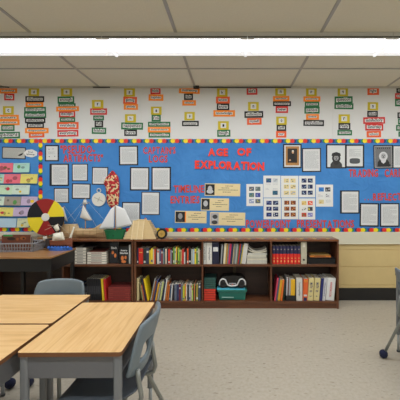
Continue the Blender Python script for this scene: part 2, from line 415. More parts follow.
CARDS = [
 # x0, x1, y0, y1, colour, word, tilt
 ('b', [(-1,17.2,88.2,93.4,'o','building',-1),(4.2,14.4,93.6,100.4,'r','buy',1)]),
 ('c', [(3,13.8,106.2,114.6,'y','c',0),(-7,18.8,114.8,120.6,'o','characters',0),(-7,19.6,119.8,125.4,'o','confidence',-1),
        (1.2,14.6,124.8,131,'g','could',0),(-7,20,132,138.6,'g','cupboard',-1)]),
 ('d', [(28.6,39.2,88,96,'y','d',1),(25.4,44.2,96.2,102.2,'b','dilemmas',0),(25.6,43.4,102.2,107.2,'o','describe',0),
        (24.2,46,107,112.6,'g','description',-1),(24,46.2,112.4,118,'g','determined',0),(25,45.4,117.8,123.2,'b','difference',-1),
        (26.8,44,123,128.4,'b','different',0),(25,48.6,128,133.2,'o','disappointed',0),(28.8,44.4,132.6,137.6,'ro',"doesn't",-2)]),
 ('e', [(61,72.2,87.8,96.2,'y','e',0),(57.6,74.2,96.4,103.4,'g','enough',-1),(58.4,75.6,103.2,107.4,'g','equations',0),
        (56.2,79,106.4,111.4,'o','environment',-1),(59,75.2,111,117.6,'r','except',0),(59.8,75.2,117.2,122,'g','exciting',0),
        (57,78.6,122,129.2,'ro','everybody',0),(57.4,78.4,130,136.6,'r','everything',-1)]),
 ('f', [(92,103.4,100,108.4,'y','f',0),(90.2,107,108.4,114.8,'r','favourite',0),(93.2,104,115.4,120.4,'g','fasten',0),
        (94.6,103.2,120.6,127.4,'b','full',0),(91.8,106.2,127.6,134,'g','finished',1)]),
 ('g', [(124,135,88.2,96.6,'y','g',0),(123.2,137,96.8,104,'ro','getting',2),(123.8,138,103.8,109.8,'o','ghostly',1)]),
 ('h', [(125,136,114.2,122.4,'y','h',0),(121.2,143,122.6,129.6,'g','happened',1),(124.2,137,129.6,136,'b','have',0)]),
 ('hh', [(150.4,160.6,87.8,94.2,'r','hole',-1),(148.6,163.4,94.4,100.8,'o','hyphen',1)]),
 ('i', [(151,161.6,106.6,114.8,'y','i',0),(151.6,160.8,114.8,121.6,'g',"I'm",0),(148,170.4,121.8,126.8,'g','imagination',0),
        (147.8,170.6,127,132.4,'o','independence',0),(148.6,170.2,132.4,137.6,'g','information',0)]),
 ('ii', [(179,199.8,87.6,93.6,'o','interesting',2),(184,193,93.6,100,'b','isle',0),(182.2,196,100.2,105.6,'o','island',0)]),
 ('j', [(184.4,194.8,112,120.4,'y','j',0),(182,198.8,120.8,126.2,'b','journey',0)]),
 ('k', [(217,227.6,88,96.6,'y','k',0),(216,229.8,96.6,103.4,'ro','knew',0),(216.8,229.4,103.4,110.4,'b','know',0),
        (213.4,235,110.2,116.6,'o','knowledge',0)]),
 ('l', [(218,228.8,121.2,129.8,'y','l',0),(217.2,230.4,129.8,136.8,'g','laugh',-1)]),
 ('ll', [(246.6,257.4,87.6,94.8,'r',"let's",-1)]),
 ('m', [(248,258.8,102,110.8,'y','m',0),(244.4,263.2,111.2,117.8,'b','millimetre',-1),(247,261.6,118,124.8,'ro','myself',-1)]),
 ('n', [(275.2,286.2,87.8,95.8,'y','n',0),(273,289.4,96,101.2,'o','narrator',-1),(273,291,101.2,106.2,'b','necessary',0),
        (275.6,288,106.2,113,'r','new',0)]),
 ('o', [(276.2,286.8,116.6,124.8,'y','o',0),(276.6,286.2,124.8,131,'b','off',0),(276,286.4,131,137.6,'ro','our',0)]),
 ('p', [(306,316.8,88,96.2,'y','p',0),(303.4,320.4,96.4,101.6,'o','patiently',0),(304.8,319.2,101.6,106.8,'g','peace',0),
        (304.4,319.6,106.8,113.6,'g','people',0),(306,319,114,119.8,'o','piece',0),(303.4,324,120,126,'b','population',1)]),
 ('q', [(337.6,348,87.8,96.2,'y','q',0),(334.6,352.6,96.4,103.4,'g','question',-1),(334.4,353.4,103.2,109.2,'g','quotation',1)]),
 ('r', [(338.6,349.8,114.4,123,'y','r',0),(338.4,350.4,123,129.8,'b','really',0),(337.4,352,130,135.4,'g','receive',0)]),
 ('rr', [(367.4,379,87.6,95,'ro','right',-1)]),
 ('s', [(367.6,378.2,102.2,110.4,'y','s',1),(367.2,377.8,110.8,117,'b','said',0),(363.2,385,117.2,123.8,'r','satisfactory',-1),
        (365.2,383.2,123.8,130.6,'r','Saturday',0),(366.6,381,131,137.4,'ro','school',-1)]),
 ('ss', [(396.4,410,87.8,93,'b','several',0),(395,409,93.2,98.8,'r','soldier',0),(395,410,98.8,106.4,'g','strange',0)]),
 ('t', [(397.4,410,112.4,118.4,'b','though',0),(398,411,118.6,124.6,'g','terrible',0),(396,411,125,130.8,'g','tomorrow',0),
        (398.4,410,131.4,136.8,'g','thought',0)]),
]
for key, rows in CARDS:
    for i, (a, c, d, e, col, word, tl) in enumerate(rows):
        if col == 'y': lb = f'yellow bordered letter card showing a small {word} above the word cards' if len(word) == 1 else ''
        else: lb = f'{CARDN[col]} bordered word card reading {word} on the upper wall'
        word_card(a, c, d, e, col, word, lb, 'word wall cards above the board', tl, i % 2)

# ------------------------------------------------------------------ papers on the boards
def lines(mb, x0, x1, z1, z0, y, n, m=0, ragged=True, rnd=None):
    rnd = rnd or random
    st = (z1-z0)/n; h = st*.30
    for i in range(n):
        z = z1 - st*(i+.5)
        x = x0; end = x1 if (not ragged or rnd.random() > .2) else x0 + (x1-x0)*rnd.uniform(.4, .95)
        while x < end-.004:
            w = rnd.uniform(.008, .026); w = min(w, end-x)
            mb.rect_xz(x, x+w, z-h/2, z+h/2, y, m); x += w+.0035
def sheet(px0, px1, py0, py1, label, group=None, mount=1.3, tilt=0, nl=15, heading=False, body=PAPER, blob=None, mountL=None):
    Y = YP; cx, cz = W((px0+px1)/2, (py0+py1)/2, Y); s = Y/F; w = (px1-px0)*s/2; h = (py1-py0)*s/2
    root = obj('mounted_sheet', MB().box(-w, w, -.0025, 0, -h, h), MOUNT if mount else body, loc=(cx, Y, cz), rot=(0, R(tilt), 0))
    tag(root, label, 'paper', group)
    b_ = mount*s; a, c = w-b_, h-b_
    xl = -a + ((mountL-mount)*s if mountL else 0)
    par = root
    if mount: par = obj('white_page', MB().box(xl, a, -.0035, -.0025, -c, c), body, root)
    mb = MB(); rnd = random.Random(int(px0*10+py0))
    if nl:
        lines(mb, xl+.18*a, a*.84, c*.80, -c*.78, -.0038, nl, 0, True, rnd)
        obj('printed_text', mb, INK, par)
    return root, par, a, c
G1 = 'black mounted pages on the wide board'
r_, par, a, c = sheet(45, 59, 145, 161.4, 'small white page with four dots left of PSEUDO heading', G1, nl=0, tilt=0)
mb = MB(); 
for (x, z) in ((-.5,.55),(.2,.62),(-.45,-.5),(.5,-.45)): obj('dot', MB().disc_xz(x*a, z*c, .006, -.0039, -.0035, 8), DARKINK, par)
lines(mb, -.6*a, .6*a, .25*c, -.15*c, -.0038, 5, 0, True, random.Random(2))
obj('printed_text', mb, INK, par)
sheet(49.6, 69, 163.6, 186, 'mounted page with thick black left edge, under the small dotted page', G1, mountL=2.4, nl=17)
sheet(72, 88, 163.8, 181.2, 'mounted page directly under the T of ARTIFACTS', G1, mount=.9, nl=16)
sheet(92, 108.2, 167, 184.8, 'mounted page just left of the red patterned cloth, above the paper astrolabe', G1, mount=1, nl=14, tilt=1)
sheet(72, 90.6, 183.4, 199, 'wide mounted page below the upright page under ARTIFACTS', G1, mount=1.1, nl=12, tilt=1)
sheet(54, 69, 188, 203, 'mounted page just above the colourful spinner wheel', G1, mount=.9, nl=13)
sheet(119, 138.2, 145.6, 165.4, 'mounted page to the left of the CAPTAINS LOGS heading', G1, mount=1.3, nl=15, tilt=-.5)
sheet(130, 149.4, 167, 190.6, 'left page of the pair below the CAPTAINS LOGS heading', G1, mount=1.3, nl=18, tilt=.5)
sheet(151.4, 171, 166.8, 190.8, 'right page of the pair below the CAPTAINS LOGS heading', G1, mount=1.4, nl=17)
sheet(141.4, 159.8, 191.8, 215, 'mounted page below the pair under CAPTAINS LOGS', G1, mount=.9, nl=19, tilt=.5)
sheet(122, 140.4, 202, 226, 'mounted page partly behind the right sail of the green boat', G1, mount=1.1, nl=18, tilt=.5)
sheet(302, 321, 148, 172, 'mounted page between the gilt portrait and the bearded portrait', G1, mount=1.1, nl=20, tilt=-.5)
r_, par, a, c = sheet(345.2, 364.2, 144.4, 167.8, 'mounted page with a dark oval, right of the bearded portrait', G1, mount=1.5, nl=0)
mb = MB(); lines(mb, -.7*a, .75*a, .7*c, -.05*c, -.0038, 8); obj('printed_text', mb, INK, par)
obj('oval_picture', MB().prism_xz([(math.copysign(abs(math.cos(t*.3142))**.6, math.cos(t*.3142))*.66*a, -.48*c+math.copysign(abs(math.sin(t*.3142))**.6, math.sin(t*.3142))*.27*c) for t in range(20)], -.004, -.0035), mat((82,84,86), .7, .2, 60), par)
sheet(392.6, 412, 145.4, 168.4, 'mounted page cut by the right picture edge beside a grey portrait', G1, mount=.9, nl=18)
sheet(340, 359.4, 190.4, 213.6, 'mounted page left of the REFLECTIONS heading, above PRESENTATIONS', G1, mount=1.2, nl=20, mountL=1.8)
sheet(359.6, 378.8, 203, 226.6, 'left page of the pair below the REFLECTIONS heading', G1, mount=1.4, nl=18, tilt=.8)
sheet(379.8, 399.4, 203, 226.8, 'right page of the pair below the REFLECTIONS heading', G1, mount=1.3, nl=19)

# portraits
def bust(par, a, c, tones, cz=0.0, sc=1.0, beard=True, hat=False):
    bg, skin, hair, coat = tones; mb = MB()
    mb.prism_xz([(-.6*sc*a, cz-.66*sc*c), (.6*sc*a, cz-.66*sc*c), (.56*sc*a, cz-.3*sc*c), (.26*sc*a, cz-.02*sc*c), (-.26*sc*a, cz-.02*sc*c), (-.56*sc*a, cz-.3*sc*c)], -.0045, -.004)
    obj('coat', mb, coat, par)
    mb = MB()
    mb.ellipse_xz(0, cz+.16*sc*c, .42*sc*a, .36*sc*c, -.0048, -.0042)
    if beard: mb.prism_xz([(-.34*sc*a, cz+.12*sc*c), (-.2*sc*a, cz-.3*sc*c), (0, cz-.42*sc*c), (.2*sc*a, cz-.3*sc*c), (.34*sc*a, cz+.12*sc*c)], -.0050, -.0042)
    if hat: mb.prism_xz([(-.46*sc*a, cz+.34*sc*c), (.46*sc*a, cz+.34*sc*c), (.4*sc*a, cz+.56*sc*c), (0, cz+.66*sc*c), (-.4*sc*a, cz+.56*sc*c)], -.0060, -.0042)
    obj('hair', mb, hair, par)
    obj('face', MB().ellipse_xz(0, cz+.18*sc*c, .24*sc*a, .22*sc*c, -.0055, -.0048), skin, par)
    f = MB()
    for sx in (-1, 1): f.ellipse_xz(sx*.09*sc*a, cz+.23*sc*c, .04*sc*a, .03*sc*c, -.0058, -.0055, 8)
    f.rect_xz(-.03*sc*a, .03*sc*a, cz+.08*sc*c, cz+.2*sc*c, -.0057); f.rect_xz(-.1*sc*a, .1*sc*a, cz+.04*sc*c, cz+.07*sc*c, -.0057)
    obj('face_features', f, DARKINK, par)
GP = 'portraits on the wide board'
r_, par, a, c = sheet(283, 301.6, 144, 168.2, 'portrait of a white haired man in black in a gilt frame print', GP, mount=1.3, nl=0)
r_['category'] = 'portrait'
gf = obj('gilt_frame', MB().box(-.84*a, .84*a, -.004, -.0035, -.86*c, .9*c), mat((178,126,62), .5, .2, 60), par)
pf = obj('painting', MB().box(-.6*a, .6*a, -.0045, -.004, -.62*c, .7*c), mat((38,28,22), .6, .2, 30), gf)
mb = MB().prism_xz([(-.34*a,-.5*c),(.34*a,-.5*c),(.3*a,.1*c),(.1*a,.2*c),(-.1*a,.2*c),(-.3*a,.05*c)], -.005, -.0045, 0)
mb.ellipse_xz(.06*a, .36*c, .13*a, .14*c, -.0052, -.0045, 12, 1); mb.ellipse_xz(-.3*a, -.38*c, .13*a, .07*c, -.0055, -.0045, 10, 1)
mb.ellipse_xz(.06*a, .47*c, .14*a, .07*c, -.0054, -.0045, 10, 2)
obj('painted_figure', mb, [mat((20,16,16), .6), mat((206,160,120), .6), mat((216,208,196), .6)], pf)
GREY = lambda v: mat((v, v, v), .7, .12, 50)
r_, par, a, c = sheet(326, 346.2, 144.2, 168.4, 'drawn portrait of a man with dark hat and long beard', GP, mount=1.3, nl=0); r_['category'] = 'portrait'
bust(par, a, c, (GREY(200), GREY(150), GREY(44), GREY(58)), -.05, 1.15, True, True)
r_, par, a, c = sheet(373.4, 393, 145, 168.6, 'dark grey portrait of a white bearded man, above CARDS', GP, mount=1.2, nl=0, tilt=-1); r_['category'] = 'portrait'
pf = obj('photo', MB().box(-.97*a, .97*a, -.004, -.0035, -.97*c, .97*c), GREY(112), par)
mb = MB()
for k in range(7): mb.rect_xz((-.7+.23*k)*a, (-.6+.23*k)*a, .74*c, .86*c, -.0043); mb.rect_xz((-.7+.23*k)*a, (-.56+.23*k)*a, -.9*c, -.72*c, -.0043)
obj('lettering', mb, GREY(45), pf)
bust(pf, a, c, (GREY(110), GREY(168), GREY(206), GREY(36)), -.02, 1.2, True, False)

# timeline entries
CREAM = mat((226, 208, 158), .75, .04, 20)
TE = [(204.8,240.2,183.6,196,9.2,1,'white ruffed face'),(201,229,198.2,210.6,8,1,'pale oval face'),(175,206.6,211,223,9.4,1,'small dark figure'),(210,245.2,212.4,225.4,8,1,'grey profile')]
for i, (a0, a1, b0, b1, pw, tl, what) in enumerate(TE):
    Y = YP; s = Y/F; cx, cz = W((a0+a1)/2, (b0+b1)/2, Y); w = (a1-a0)*s/2; h = (b1-b0)*s/2
    lb = ['cream timeline card topmost beside the word TIMELINE, with ruffed face photo','cream timeline card second from the top, with pale oval face photo',
          'cream timeline card at lower left, with small dark figure photo','cream timeline card lowest right, with grey profile photo'][i]
    t = obj('timeline_card', MB().box(-w, w, -.002, 0, -h, h), CREAM, loc=(cx, Y, cz), rot=(0, R(tl), 0)); tag(t, lb, 'card', 'timeline cards')
    px = -w + .6*s; x2 = px + pw*s
    ph = obj('photo', MB().box(px, x2, -.003, -.002, -h*.86, h*.86), GREY(170 if i == 3 else 22), t)
    mb = MB(); cxp = (px+x2)/2
    mb.ellipse_xz(cxp, .12*h, 2.3*s, 3.0*s, -.0034, -.003, 12, 0)
    if i == 0: mb.ellipse_xz(cxp, -.3*h, 3.4*s, 2.2*s, -.0032, -.003, 12, 0)
    elif i == 3: mb.ellipse_xz(cxp+.4*s, .3*h, 2.6*s, 2.2*s, -.0038, -.003, 12, 1); mb.ellipse_xz(cxp, -.55*h, 3*s, 2.0*s, -.0037, -.003, 12, 1)
    else: mb.ellipse_xz(cxp, -.62*h, 3*s, 1.6*s, -.0033, -.003, 12, 1)
    obj('face', mb, [GREY(190 if i != 2 else 150), GREY(60)], ph)
    if i == 2: obj('orange_edge', MB().box(x2, x2+1.0*s, -.0028, -.002, -h*.9, h*.9), ORANGE, t)
    mb = MB(); rnd = random.Random(i+40)
    zz = [.62, .3, -.02, -.36, -.66][:4 if i else 4]
    for z, (f0, f1) in zip(zz, ((.35,.7),(.2,.55),(.05,.9),(.25,.6))):
        xa = x2+2.2*s; L = w-xa
        lines(mb, xa+f0*L, xa+f1*L, z*h+.012, z*h-.012, -.0022, 1, 0, False, rnd)
    obj('handwriting', mb, mat((110,96,84), .8), t)

# slide printouts
def slides(px0, px1, py0, py1, cols, label, kind=6):
    Y = YP; s = Y/F; cx, cz = W((px0+px1)/2, (py0+py1)/2, Y); w = (px1-px0)*s/2; h = (py1-py0)*s/2
    t = obj('slide_printout', MB().box(-w, w, -.0015, 0, -h, h), WHITE, loc=(cx, Y, cz)); tag(t, label, 'printout', 'slide printouts in the middle of the board')
    k = 0
    for r in range(3):
        for q in range(2):
            col = cols[k % len(cols)]; k += 1
            if col is None: continue
            xc = (-.38 if q == 0 else .38)*w; zc_ = (.52-.56*r+.04)*h
            rgb, dots = col
            p = obj('slide_thumbnail', MB().box(xc-.30*w, xc+.30*w, -.0022, -.0015, zc_-.19*h, zc_+.19*h), mat(rgb, .6, .15, 40), t)
            mb = MB(); rnd = random.Random(int(px0)*7+k)
            for d in range(3):
                xx = xc + rnd.uniform(-.2,.2)*w; z2 = zc_ + rnd.uniform(-.1,.1)*h
                mb.rect_xz(xx-.06*w, xx+.07*w, z2-.04*h, z2+.04*h, -.0024-.0001*d)
            obj('slide_picture', mb, mat(dots, .6), p)
    return t
NV = ((22,36,82),(150,170,190)); BR = ((122,56,20),(226,160,90)); CRM = ((224,206,150),(120,130,110))
slides(246.4,263,184,206, [((86,94,110),(200,180,150)),((96,110,108),(150,160,160)),((60,110,120),(150,150,90)),((60,70,150),(130,150,200)),((150,160,190),(230,230,235)),((90,100,110),(170,160,90))], 'printout of six bluish slides, leftmost of the group')
t = slides(263.4,280.4,175.6,197.6, [((30,70,120),(70,130,90)),((196,200,202),(140,145,150)),None,None,None,((28,80,110),(60,120,140))], 'mostly white printout at upper left of the slide block')
mb = MB(); 
for z in (.03,-.03): 
    lines(mb, -.08, -.015, z+.012, z-.012, -.0022, 2, 0); lines(mb, .012, .075, z+.012, z-.012, -.0022, 2, 0)
obj('printed_text', mb, mat((170,172,178), .8), t)
slides(281,298.4,175.8,197.6, [CRM,CRM,CRM,((224,206,150),(60,60,60)),CRM,((224,206,150),(110,150,190))], 'printout of six cream slides in the top row of the block')
slides(299,315.2,175.8,197.4, [NV], 'printout of six navy slides in the top row, far right of the block')
slides(263.6,281,198.2,219.2, [((20,36,100),(140,160,200)),NV,((20,36,100),(170,180,190)),NV,((20,36,100),(100,120,180)),((20,40,90),(230,232,220))], 'printout of six navy slides in the bottom row, far left')
slides(281.6,298.4,198,219.2, [BR], 'printout of six brown slides in the bottom row of the block')
slides(299,315.2,198.4,219.4, [((222,196,120),(200,150,60)),((226,90,60),(240,220,200)),((216,216,210),(20,20,20)),((60,60,70),(240,220,60)),((190,60,40),(70,130,70)),((130,130,190),(210,210,225))], 'printout of six mixed colour slides in the bottom row, far right')
t = slides(316,333,184.6,206.6, [((60,130,200),(40,90,160)),((60,62,66),(200,200,205)),None,((214,214,214),(80,80,80)),((214,200,150),(190,160,80)),None], 'printout with a few small pictures, rightmost of the group')
mb = MB(); lines(mb, -.085,-.02,.02,-.02,-.0022,3); lines(mb,.015,.08,-.05,-.09,-.0022,3); obj('printed_text', mb, mat((170,172,178), .8), t)

# left board
t = obj('news_clipping', MB().box(-.15, .15, -.0025, 0, -.075, .075), MOUNT, loc=(*[W(14,153,YP)[0]], YP, W(14,153,YP)[1]), rot=(0, R(2), 0))
tag(t, 'black mounted grey news clipping at the top of the left board', 'clipping')
p = obj('newsprint', MB().box(-.139, .139, -.0035, -.0025, -.064, .064), mat((186,186,178), .8, .06, 40), t)
mb = MB(); lines(mb, -.13, .05, .055, -.055, -.0038, 12, 0, False); lines(mb, .055, .13, .055, .015, -.0038, 4); obj('printed_text', mb, mat((150,150,144), .8), p)
mb = MB().prism_xz([(.05,-.03),(.08,-.035),(.11,-.02),(.115,.01),(.1,-.002),(.08,-.01)], -.0042, -.0035); obj('news_picture', mb, DARKINK, p)
cx, cz = W(31, 153.4, YP)
pts = []
for k in range(36):
    a = 2*math.pi*k/36; rr_ = 1+.10*abs(math.sin(a*3.5)); pts.append((.078*rr_*math.cos(a), .046*rr_*math.sin(a)))
t = obj('cloud_label', MB().prism_xz(pts, -.002, 0), WHITE, loc=(cx, YP-.0035, cz), rot=(0, R(3), 0)); tag(t, 'white cloud shaped label beside the news clipping', 'label')
mb = MB(); put_text(mb, 'Brook', 0, .017, .06, .018, -.0023); put_text(mb, 'lightnings', 0, -.014, .105, .022, -.0023); obj('lettering', mb, DARKINK, t)
PK=(232,112,128); MT=(168,212,196); YL=(226,214,110); LV=(196,176,204); LG=(196,222,190); GB=(160,150,136); LB=(178,206,220); CR=(214,218,178); WM=(206,224,206)
ROWS = [(162,172.4,[(-3.2,12.8,PK,'pink'),(13.2,29.4,MT,'mint')],'top'),
        (173,183.4,[(-4,3.8,MT,'mint'),(3.8,20.2,PK,'pink'),(20.4,37.2,YL,'yellow')],'second'),
        (184,194.4,[(-3.4,12,LG,'pale green'),(12.2,29.4,WM,'pale mint')],'third'),
        (195.6,205.4,[(-4,4,WM,'pale mint'),(4,20.6,GB,'grey brown'),(21,37.2,LV,'lavender')],'fourth'),
        (206.4,216.2,[(-3,13,YL,'yellow'),(13.2,29.6,LV,'lavender')],'fifth'),
        (217.4,227.4,[(-1,16,LB,'light blue'),(17,29,CR,'cream')],'bottom')]
for y0, y1, cells, rn in ROWS:
    for j, (x0, x1, rgb, cn) in enumerate(cells):
        Y = YP-.016; s = Y/F; cx, cz = W((x0+x1)/2, y1, Y); w = (x1-x0)*s/2; H = (y1-y0-.9)*s
        t = obj('drawing_card', MB().prism_xz([(-w,0),(w,0),(w,H),(-w,H)], -.0012, 0), mat(rgb, .75, .05, 20), loc=(cx, YP-.022, cz), rot=(R(-8.5), R(random.uniform(-1,2)), 0))
        tag(t, f'{cn} folded drawing card, {ORD[j]} from the left in the {rn} row', 'card', 'drawing cards on the left board')
        obj('back_flap', MB().box(-w, w, .006, .0072, .01, H*.98), mat(rgb, .75, .05, 20), t, rot=(R(4), 0, 0))
        mb = MB(); rnd = random.Random(j*13+int(y0))
        sh_ = []
        if rnd.random() < .9:
            for d in range(rnd.choice((2,3,5))):
                xx = rnd.uniform(-.6,.5)*w; zz = rnd.uniform(.25,.65)*H; a = rnd.uniform(.08,.2)*w
                sh_.append((xx, zz, a*1.5, a*1.5*rnd.uniform(.5,1.2), d))
            lines(mb, -.8*w, .6*w, .94*H, .74*H, -.0015, 3, 0, True, rnd)
            dk = [max(20, int(v*.74)) for v in rgb]
            ac = random.Random(int(y0*3)+j).choice([(200,60,70),(120,90,60),(90,150,80),(230,190,40)])
            obj('handwriting', mb, mat((150,146,146), .75), t)
            for (xx, zz, ra, rb, d) in sh_: obj('drawn_shape', MB().ellipse_xz(xx, zz, ra, rb, -.0016-.0001*d, -.0012, 10), mat(ac if d % 2 else dk, .75, .3, 60), t)

# ------------------------------------------------------------------ cut-out letter headings
def heading(text, px0, px1, py0, py1, m, group, cat='letter', desc='red paper', bold=.03, thick=.003, slope=0.0, jit=1.2, off=.001, gap=.16, hd=None, skip_after=None, limit=None):
    Y = YP; s = Y/F; rnd = random.Random(text)
    mets = []
    for ch in text:
        if ch == ' ': mets.append(None); continue
        mets.append(text_raw(ch, bold, .12))
    wid = [(.35 if q is None else (q[3]-q[2])) for q in mets]
    tot = sum(wid) + gap*(len(text)-1)*.6
    k = (px1-px0)/tot; x = px0; H = (py1-py0)
    seen = {}
    for i, ch in enumerate(text):
        if mets[i] is None: x += (wid[i]+gap*.6)*k; continue
        vs, fs, a0, a1, b0, b1 = mets[i]
        wpx = wid[i]*k; xc = x + wpx/2; x += wpx + gap*.6*k
        capb = .0 - bold; capt = .73 + bold
        seen[ch] = seen.get(ch, 0) + 1
        if limit is not None and xc - wpx/2 > limit: continue
        dz = slope*(xc-(px0+px1)/2)
        zc0 = (py0+py1)/2 + dz + rnd.uniform(-.25,.25)
        cx, cz = W(xc, zc0, Y)
        out = []
        for vx, vy, vz in vs:
            X = ((vx-a0)/(a1-a0)-.5)*wpx*s
            if ch in '."\'-': Z = ((vy-capb)/(capt-capb)-.5)*H*s
            else: Z = ((vy-b0)/(b1-b0)-.5)*H*s
            out.append((X, -vz/.12*thick/2-thick/2, Z))
        mb = MB().add(out, fs)
        nm = {'"':'quotation_mark',"'":'apostrophe','-':'hyphen','.':'dot'}.get(ch, 'sign_letter')
        o = obj(nm, mb, m, loc=(cx, Y, cz), rot=(0, R(rnd.uniform(-jit, jit)), 0), bevel=.0)
        total = text.count(ch)
        cn = {'"':'quotation mark',"'":'apostrophe','-':'hyphen','.':'dot'}.get(ch, f'letter {ch}')
        if total > 1: lb = f'{ORD[seen[ch]-1]} {desc} {cn} of the heading {hd}'
        else: lb = f'{desc} {cn} of the heading {hd}'
        tag(o, lb, cat, group)
heading('"PSEUDO-', 60.4, 95, 145.4, 153.6, RED, 'PSEUDO ARTIFACTS heading letters', hd='PSEUDO ARTIFACTS, upper line', desc='red paper cut-out')
heading('ARTIFACTS"', 63.4, 103, 154.4, 161.8, RED, 'PSEUDO ARTIFACTS heading letters', hd='PSEUDO ARTIFACTS, lower line', slope=-.01, desc='red paper cut-out')
heading("CAPTAIN'S", 143.2, 175.6, 147, 154, RED, 'CAPTAINS LOGS heading letters', hd='CAPTAINS LOGS, upper line', desc='red paper cut-out')
heading('LOGS', 149, 167.6, 155.2, 162.6, RED, 'CAPTAINS LOGS heading letters', hd='CAPTAINS LOGS, lower line', slope=.02, desc='red paper cut-out')
heading('AGE', 208, 228, 148.2, 156, REDBOLD, 'AGE OF EXPLORATION heading letters', hd='AGE OF EXPLORATION, word AGE', bold=.05, thick=.012, desc='bold bright red', gap=.12)
heading('OF', 237, 251.2, 148, 156, REDBOLD, 'AGE OF EXPLORATION heading letters', hd='AGE OF EXPLORATION, word OF', bold=.05, thick=.012, desc='bold bright red', gap=.12)
heading('EXPLORATION', 195, 264.2, 161.4, 169.6, REDBOLD, 'AGE OF EXPLORATION heading letters', hd='AGE OF EXPLORATION, long word', bold=.05, thick=.012, desc='bold bright red', slope=.03, gap=.06)
heading('TIMELINE', 173.6, 204, 185.2, 192.6, RED, 'TIMELINE ENTRIES heading letters', hd='TIMELINE ENTRIES, upper line', desc='red paper cut-out')
heading('ENTRIES', 170.6, 199.6, 196, 203.4, RED, 'TIMELINE ENTRIES heading letters', hd='TIMELINE ENTRIES, lower line', desc='red paper cut-out')
heading('POWERPOINT', 246, 290.4, 220, 227.8, RED, 'heading letters under the printouts', hd='left of PRESENTATIONS', desc='red paper cut-out')
heading('PRESENTATIONS', 297, 354, 220, 227.6, RED, 'heading letters under the printouts', hd='PRESENTATIONS', desc='red paper cut-out')
heading('TRADING', 348.8, 378, 169.2, 177, RED, 'TRADING CARDS heading letters', hd='TRADING CARDS, first word', desc='red paper cut-out')
heading('CARDS', 384.6, 406, 169, 177, RED, 'TRADING CARDS heading letters', hd='TRADING CARDS, second word', desc='red paper cut-out', limit=399.5)
heading('REFLECTIONS', 373, 417.5, 193.2, 200.4, RED, 'REFLECTIONS heading letters', hd='REFLECTIONS', desc='red paper cut-out', limit=399.5)
for i, x in enumerate((365, 368.2, 371.2)):
    cx, cz = W(x, 199.6, YP)
    tag(obj('paper_dot', MB().box(-.007,.007,-.003,0,-.007,.007), RED, loc=(cx,YP,cz)), f'{("left","middle","right")[i]} one of three red dots before REFLECTIONS', 'dot', 'dots before REFLECTIONS')

# things pinned on the board
cx, cz = W(99.2, 199.4, YP)
t = obj('paper_astrolabe', MB().disc_xz(0, 0, .086, -.012, 0, 32), mat((222,220,208), .7, .03, 20), loc=(cx, YP-.004, cz), bevel=.002)
tag(t, 'round white astrolabe with a hanging ring on the blue board', 'astrolabe')
rg = [(.024*math.cos(2*math.pi*k/16), -.006, .112+.024*math.sin(2*math.pi*k/16)) for k in range(17)]
obj('hanging_ring', MB().tube(rg, .006, 8), mat((206,204,194), .6), t, smooth=True)
mb = MB().disc_xz(0, 0, .008, -.018, -.012, 10); mb.box(-.06, .06, -.0145, -.012, -.004, .004)
mb.box(-.004,.004,-.0145,-.012,-.03,.03)
obj('pointer', mb, mat((176,172,158), .7), t, rot=(0, R(25), 0))

clothm, nt, b = ramp_mat('patterned_cloth', [(0,(176,26,34)),(.34,(196,40,44)),(.5,(226,190,140)),(.66,(120,30,30)),(.8,(214,196,150)),(.93,(64,60,40))], (1,1,1), 48, 4, .75, tex='voronoi', interp='CONSTANT')
Yc = YP-.03
outl = [(112,168.6),(114.6,172.5),(118.6,176),(119.4,186),(118.8,198),(118.6,205),(116.5,208.6),(112.6,209.2),(109,207.2),(106.4,204),(105.6,194),(105.4,186.5),(102.6,183),(104,179),(108.6,174)]
pts = [W(x, y, Yc) for x, y in outl][::-1]; pcx = sum(p[0] for p in pts)/len(pts); pcz = sum(p[1] for p in pts)/len(pts)
mb = MB(); n = len(pts); rings = [(1.0, .028), (1.0, .012), (.9, -.004), (.6, -.022), (.25, -.026)]
vs = [((p[0]-pcx)*k, y_ + .006*math.sin(j*2.1)*(k < .95), (p[1]-pcz)*k) for k, y_ in rings for j, p in enumerate(pts)]
fs = [(i*n+j, i*n+(j+1) % n, (i+1)*n+(j+1) % n, (i+1)*n+j) for i in range(len(rings)-1) for j in range(n)]
fs.append(tuple(range((len(rings)-1)*n, len(rings)*n))); fs.append(tuple(range(n-1, -1, -1)))
mb.add(vs, fs)
t = obj('hanging_cloth', mb, clothm, loc=(pcx, Yc, pcz), smooth=True, sub=1)
tag(t, 'red and cream patterned cloth hanging above the green toy sailboat', 'cloth')

